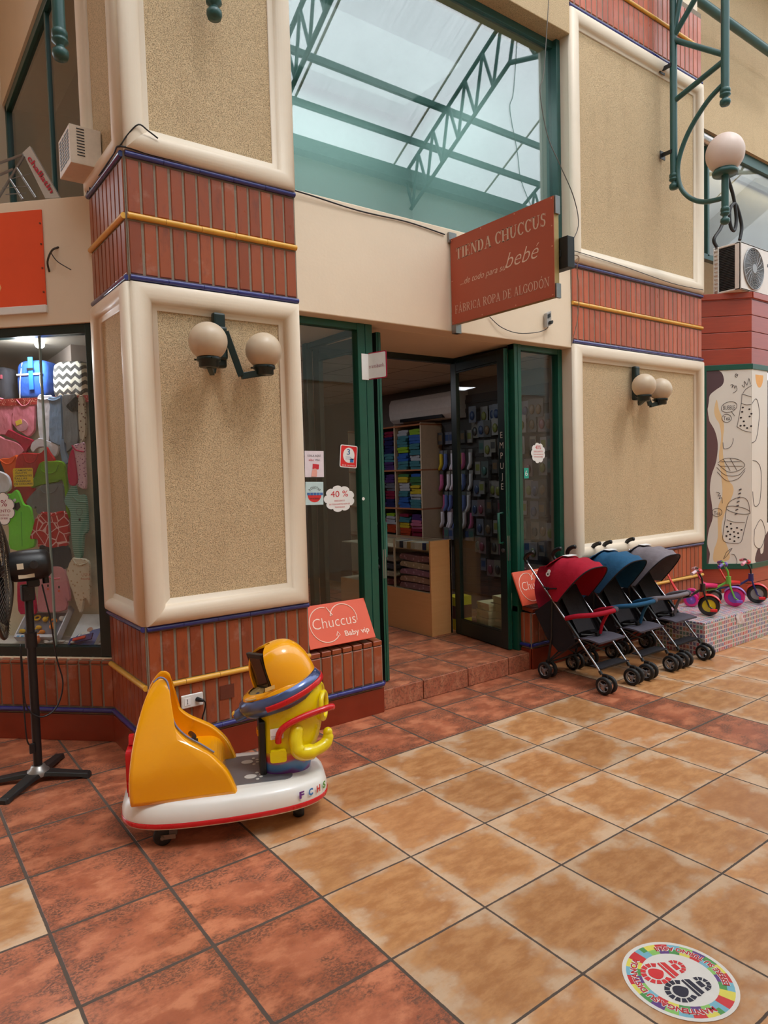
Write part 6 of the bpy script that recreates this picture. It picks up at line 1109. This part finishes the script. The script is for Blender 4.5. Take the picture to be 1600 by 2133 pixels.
for L, lb in (([(1497, 520), (1487, 500), (1500, 478), (1507, 462)], 'black hose from the pipe end down behind the outdoor unit'), ([(1541, 500), (1545, 470), (1535, 430), (1527, 425), (1520, 440), (1522, 470), (1530, 480), (1534, 455), (1528, 410), (1518, 375), (1515, 360)], 'looped black insulated hoses above the outdoor unit')): wire([onp(x, y, (4.3, .72, 4), (0, 1, 0)) for x, y in L], .018, lb, name='hose')
b = B(); b.tube([onp(1458, 285, (4.3, .95, 4), (0, 1, 0)), onp(1486, 300, (4.3, .95, 4), (0, 1, 0))], .05, 12); solo('foil_duct', b, pm((190, 186, 184), .25, .8, bump=.9, bsc=30), 'crumpled silver foil duct at the upstairs window behind the globe lamp', 'duct')
# ================= shop interior goods =================
WSH = wood_mat('shelf_board', (150, 92, 60), (180, 116, 80), 1); M_BEECH = wood_mat('beech_laminate', (214, 154, 96), (232, 178, 120), .6)
t = thing('shelf_unit', 'tall wooden cubby shelf unit full of folded clothes inside the shop', 'shelf', (2.78, 3.6, .138))
b = B()
YS = [3.16, 3.66, 4.16, 4.66]; ZS = [.30, .82, 1.22, 1.60, 2.02-.02]; ZS = [.28, .78, 1.16, 1.62, 2.15]
for y in YS: b.box((2.60, y-.009, .138), (2.94, y+.009, 2.17))
b.build('side_board', pm((200, 178, 150), .6), t)
b = B()
for z in ZS: b.box((2.595, 3.15, z-.009), (2.94, 4.67, z+.009))
b.build('shelf_board', WSH, t)
b = B(); b.box((2.93, 3.15, .138), (2.948, 4.67, 2.17)); b.build('back_board', pm((120, 90, 74), .7), t)
def fold_mesh():
    b = B(); P = [(-.1, -.003), (-.105, .008), (-.1, .020), (0, .024), (.1, .020), (.105, .008), (.1, -.003)]
    b.loft([[(-.13+.26*j/4, y*(1+.02*math.sin(j*2.1)), z+.002*math.sin(j*1.7)) for y, z in P] for j in range(5)], 0, True, True); me = b.build('folded_garment', WHT)
    return me
fm = fold_mesh(); palette = {'teal': (70, 130, 140), 'navy': (36, 40, 90), 'crimson': (140, 30, 60), 'blue': (50, 100, 180), 'lime': (150, 190, 40), 'purple': (80, 50, 110), 'yellow': (220, 190, 50), 'white': (190, 190, 196), 'pink': (200, 110, 140), 'orange': (190, 70, 36), 'black': (30, 28, 30), 'green': (70, 120, 70), 'grey': (110, 110, 120)}
posn = ['top', 'second', 'third', 'bottom']; cols_ = ['front', 'middle', 'far']; first = True
tones = {(0, 0): ('teal', 'blue', 'lime', 'teal', 'white'), (0, 1): ('navy', 'crimson', 'purple', 'teal', 'navy'), (1, 0): ('yellow', 'green', 'blue', 'teal', 'white'), (1, 1): ('purple', 'navy', 'crimson', 'grey'), (2, 0): ('pink', 'purple', 'orange', 'yellow', 'teal', 'crimson'), (2, 1): ('black', 'orange', 'white', 'lime', 'pink')}
for r_ in range(4):
    z0 = ZS[3-r_]+.012; H_ = (ZS[4-r_]-ZS[3-r_])
    for c_ in range(3):
        for s_ in range(2):
            if c_ == 2 and (s_ == 1 or r_ == 3): continue
            n = int((H_-.05)/.034); tn = tones.get((r_, c_), ('grey', 'white', 'crimson', 'navy')); q_ = random.randrange(len(tn)); k0 = 0
            for k in range(n):
                if k-k0 > random.choice([1, 2, 3]): q_ = (q_+1) % len(tn); k0 = k
                nm = tn[q_]; m = pm(tuple(int(v*.8) for v in palette[nm]), .35, var=.35, sc=30, bump=.9, bsc=40)
                if first: o = fm; first = False
                else: o = fm.copy(); COL.objects.link(o)
                mk = 'fold_'+nm; o.data = bpy.data.meshes.get(mk) or fm.data.copy(); o.data.name = mk; o.data.materials[0] = m
                o.location = (2.76+random.uniform(-.02, .005), YS[c_]+.135+s_*.23+random.uniform(-.01, .01), z0+k*.034); o.scale = (1, random.uniform(.88, .98), 1.3); o.rotation_euler = (random.uniform(-.03, .03), 0, random.uniform(-.1, .1))
                tag(o, 'folded %s garment in the %s shelf row, %s column, %s stack' % (nm, posn[r_], cols_[c_], 'near' if s_ == 0 else 'far'), 'clothes', '%s garments %s row %s column %d' % (nm, posn[r_], cols_[c_], s_))
t = thing('wall_air_conditioner', 'white wall mounted air conditioner above the shop shelves', 'air conditioner', (2.8, 3.3, 2.25))
b = B(Matrix(((0, 0, 1, 0), (1, 0, 0, 0), (0, 1, 0, 0), (0, 0, 0, 1)))); b.M = FR((2.95, 2.72, 2.22), (0, 1, 0), (0, 0, 1)); b.M = Matrix(((0, 0, -1, 2.95), (1, 0, 0, 2.72), (0, 1, 0, 2.20), (0, 0, 0, 1)))
rings = [[(y, z*1.0, x) for x, z in ((0, .0), (.16, .0), (.22, .05), (.235, .12), (.23, .24), (.20, .30), (0, .30))] for y in (0, .03, 1.15, 1.18)]; b.loft(rings, smooth=False); b.build('casing', pm((206, 198, 190), .4), t, bevel=.01); b = B(b.M); b.box((.2, .012, .17), (.98, .05, .222)); b.build('air_outlet', M_BLACK, t)
# hook rows of packets along the wall
t = thing('slat_wall_panel', 'dark slatted wall panel holding the hanging packets', 'panel', (2.93, 1.95, .2)); b = B(); b.box((2.915, .86, .2), (2.945, 3.13, 2.45))
for k in range(22): b.box((2.905, .86, .25+k*.1), (2.915, 3.13, .30+k*.1))
b.build('board', pm((60, 54, 52), .6), t)
def pack_mesh(kind):
    b = B()
    if kind == 'card': b.box((-.005, -.055, -.18), (.0, .055, 0), 0); b.ball((-.012, 0, -.105), (.012, .036, .05), 10, 6, 1)
    elif kind == 'sock':
        b.box((-.006, -.03, -.05), (.0, .03, 0), 0); b.prism([(0, 0)], 0, 0) if 0 else b.tube([(-.004, 0, -.04), (-.004, 0, -.16), (-.004, .02, -.20), (-.004, .045, -.225)], [.022, .022, .024, .014], 8, 1)
    else: b.box((-.018, -.04, -.14), (0, .04, 0), 0); b.box((-.019, -.03, -.10), (-.018, .03, -.03), 1)
    return b
PC = [((140, 136, 134), (120, 124, 60)), ((104, 108, 122), (50, 70, 110)), ((120, 100, 104), (130, 60, 80)), ((70, 68, 68), (110, 86, 60)), ((90, 98, 98), (60, 100, 96)), ((126, 120, 110), (60, 58, 58))]
PM = [[pm(a, .4), pm(b_, .35)] for a, b_ in PC]; protos = {}
def pack(kind, ci, loc, label, grp):
    k = (kind, ci)
    if k not in protos:
        b = pack_mesh(kind); m = PM[ci] if kind != 'sock' else [PM[ci][0], [WHT, pm((220, 190, 40), .7), WHT, pm((200, 100, 150), .7), pm((90, 110, 170), .7), WHT][ci]]; o = b.build('hanging_packet' if kind != 'sock' else 'sock_pair', m, None, (0, 0, 0)); protos[k] = o.data
    else: o = bpy.data.objects.new('hanging_packet' if kind != 'sock' else 'sock_pair', protos[k]); COL.objects.link(o)
    o.location = loc; tag(o, label, 'packet' if kind != 'sock' else 'socks', grp)
rows = [2.30, 2.14, 1.92, 1.70, 1.48, 1.27, 1.06, .85, .62]; rn = ['topmost', 'second', 'third', 'fourth', 'fifth', 'sixth', 'seventh', 'eighth', 'lowest']
for i, z in enumerate(rows):
    y = .95
    while y < 2.55:
        k = random.choice(['card', 'box', 'card']); pack(k, random.randrange(6), (2.885-random.choice([0, .03, .06]), y+random.uniform(-.01, .01), z+random.uniform(-.01, .01)), 'small hanging baby goods packet on the %s hook row of the shop wall' % rn[i], 'packets on the %s hook row' % rn[i]); y += random.choice([.115, .12, .13, .12])
for i, z in enumerate([2.05, 1.84, 1.60, 1.36, 1.16, .94]):
    y = 2.62
    while y < 3.12: pack('sock' if i % 5 else 'box', random.randrange(6), (2.88-random.choice([0, .04]), y, z), 'hanging sock pair or packet, %s row beside the cubby shelves' % rn[i], 'sock row %s beside the shelves' % rn[i]); y += .075
# counter
CX0, CX1, CY0, CY1 = 1.335, 1.80, 1.545, 3.0; t = thing('display_counter', 'beech shop counter with glass top and front just inside the door', 'counter', (1.55, 2.2, .138))
b = B(); b.box((CX0, CY0, .138), (CX1-.22, CY0+.02, .985)); b.box((CX0, CY0+.02, .138), (CX0+.018, CY1, .52)); b.build('beech_panel', M_BEECH, t, bevel=.002)
b = B(); b.box((CX0+.02, CY0+.02, .50), (CX1-.22, CY1, .52)); b.box((CX0+.03, CY0+.02, .885), (CX1-.22, CY1, .895)); b.box((CX0, CY0+.52, .52), (CX0+.015, CY0+.535, .98)); b.box((CX1-.24, CY0, .138), (CX1-.22, CY1, .98)); b.build('inner_shelf', pm((214, 196, 168), .5), t)
b = B(); b.box((CX0-.005, CY0-.005, .98), (CX1-.22, CY1, .988)); b.box((CX0, CY0+.02, .52), (CX0+.005, CY1, .98)); b.build('glass_pane', M_GLASS, t)
for k in range(9):
    c = [(220, 200, 140), (40, 44, 90), (226, 216, 196), (226, 220, 206), (200, 190, 170), (190, 150, 90), (222, 216, 204), (60, 60, 70), (210, 200, 180)][k]; b = B(); b.box((CX0+.02, CY0+.03+k*.055, .897), (CX0+.14, CY0+.08+k*.055, .96)); solo('small_box', b, pm(c, .5), '%s small box in the counter top compartment' % ['yellowish', 'navy', 'cream', 'ivory', 'beige', 'tan', 'off white', 'charcoal', 'sand coloured'][k], 'box', bevel=.002)
for k, (y, z, c, nm) in enumerate([(1.80, .523, (150, 110, 120), 'mauve'), (1.80, .585, (190, 150, 130), 'peach'), (1.80, .65, (170, 120, 140), 'dusty pink'), (1.80, .715, (200, 170, 140), 'beige'), (1.80, .78, (160, 110, 110), 'rose'), (2.32, .523, (120, 60, 60), 'maroon'), (2.32, .60, (200, 190, 170), 'cream'), (2.32, .675, (90, 90, 100), 'slate'), (2.32, .75, (180, 170, 160), 'grey beige')]):
    b = B(Matrix.Translation((CX0+.13, y, z))); b.loft([[(-.10, yy*.225, zz+.004*math.sin(yy*9)) for yy in (0,)] for zz in (0,)], cap=False) if 0 else None
    rr = [[(xx, yy*(1+.03*math.sin(xx*40+k)), z2+.006*math.sin(yy*17+k)) for yy, z2 in ((-.22, .01), (-.23, .03), (-.2, .056), (0, .06), (.2, .056), (.23, .03), (.22, .01), (0, .004))] for xx in (-.10, -.09, 0, .09, .10)]; b.loft(rr); solo('folded_blanket', b, cloth_mat(c, 'print', tuple(min(255, v+40) for v in c), .4), '%s folded blanket stacked inside the glass counter' % nm, 'blanket')
# cartons behind the open door leaf
qa, qb, qc = pz(1022, 1340, .138), pz(1048, 1348, .138), pz(1066, 1342, .138)
for i, (x, y, n, lb) in enumerate(((qa.x+.16, qa.y+.12, 5, 'lower stack'), (qb.x+.22, qb.y+.12, 6, 'taller stack'), (qc.x+.42, qc.y+.08, 7, 'stack by the glass'))):
    for k in range(n):
        b = B(ROT((x+random.uniform(-.008, .008), y+random.uniform(-.008, .008), .14+k*.064), random.uniform(-.25, -.08))); b.box((-.10, -.09, 0), (.10, .09, .055)); b.box((-.105, -.095, .034), (.105, .095, .060)); o = solo('cream_carton', b, pm((206, 192, 150), .6), 'cream cardboard box in the %s behind the open door' % lb, 'box', 'cartons of the '+lb)
t = thing('yellow_box', 'yellow and brown printed box on the floor behind the open door', 'box', (1.76, 1.66, .138)); b = B(ROT((1.76, 1.66, .14), -.15)); b.box((-.09, -.08, 0), (.09, .08, .30)); b.build('carton', pm((222, 206, 50), .5), t); b = B(ROT((1.76, 1.66, .14), -.15)); b.box((-.091, -.081, .10), (.091, .081, .22)); b.build('brown_band', pm((110, 70, 60), .6), t)
b = B(); b.tube([(.40, 1.30, .146), (.52, 1.22, .146)], .012, 8); solo('paper_roll', b, M_PAPER, 'small white paper roll lying on the shop floor inside the door', 'paper')
# dark garments glimpsed through left door glass
for i in range(7):
    c = [(60, 70, 110), (90, 60, 80), (70, 64, 60), (50, 60, 90), (110, 90, 70), (64, 80, 72), (90, 90, 96)][i]; b = B(Matrix.Translation((-.9+.22*i, 2.5, 1.25))); cl = ['slate blue', 'plum', 'taupe', 'dark blue', 'tan', 'moss', 'grey'][i]
    b.loft([[(-.09*w, -.02, z), (.09*w, -.02, z), (.09*w, .02, z), (-.09*w, .02, z)] for w, z in ((1.0, 0), (1.05, .3), (1.1, .42), (.45, .50))], smooth=False); solo('hanging_coat', b, cloth_mat(c), '%s garment on the rail seen through the door glass behind the coin ride' % cl, 'clothes')
b = B(); b.tube([(-1.1, 2.5, 1.78), (.7, 2.5, 1.78)], .012, 8); b.tube([(-1.1, 2.5, .14), (-1.1, 2.5, 1.78)], .012, 8); b.tube([(.7, 2.5, .14), (.7, 2.5, 1.78)], .012, 8); b.tube([(-1.1, 2.35, .15), (-1.1, 2.65, .15)], .012, 8); b.tube([(.7, 2.35, .15), (.7, 2.65, .15)], .012, 8); solo('garment_rail', b, M_STEEL, 'metal garment rail behind the door glass by the coin ride', 'rail')
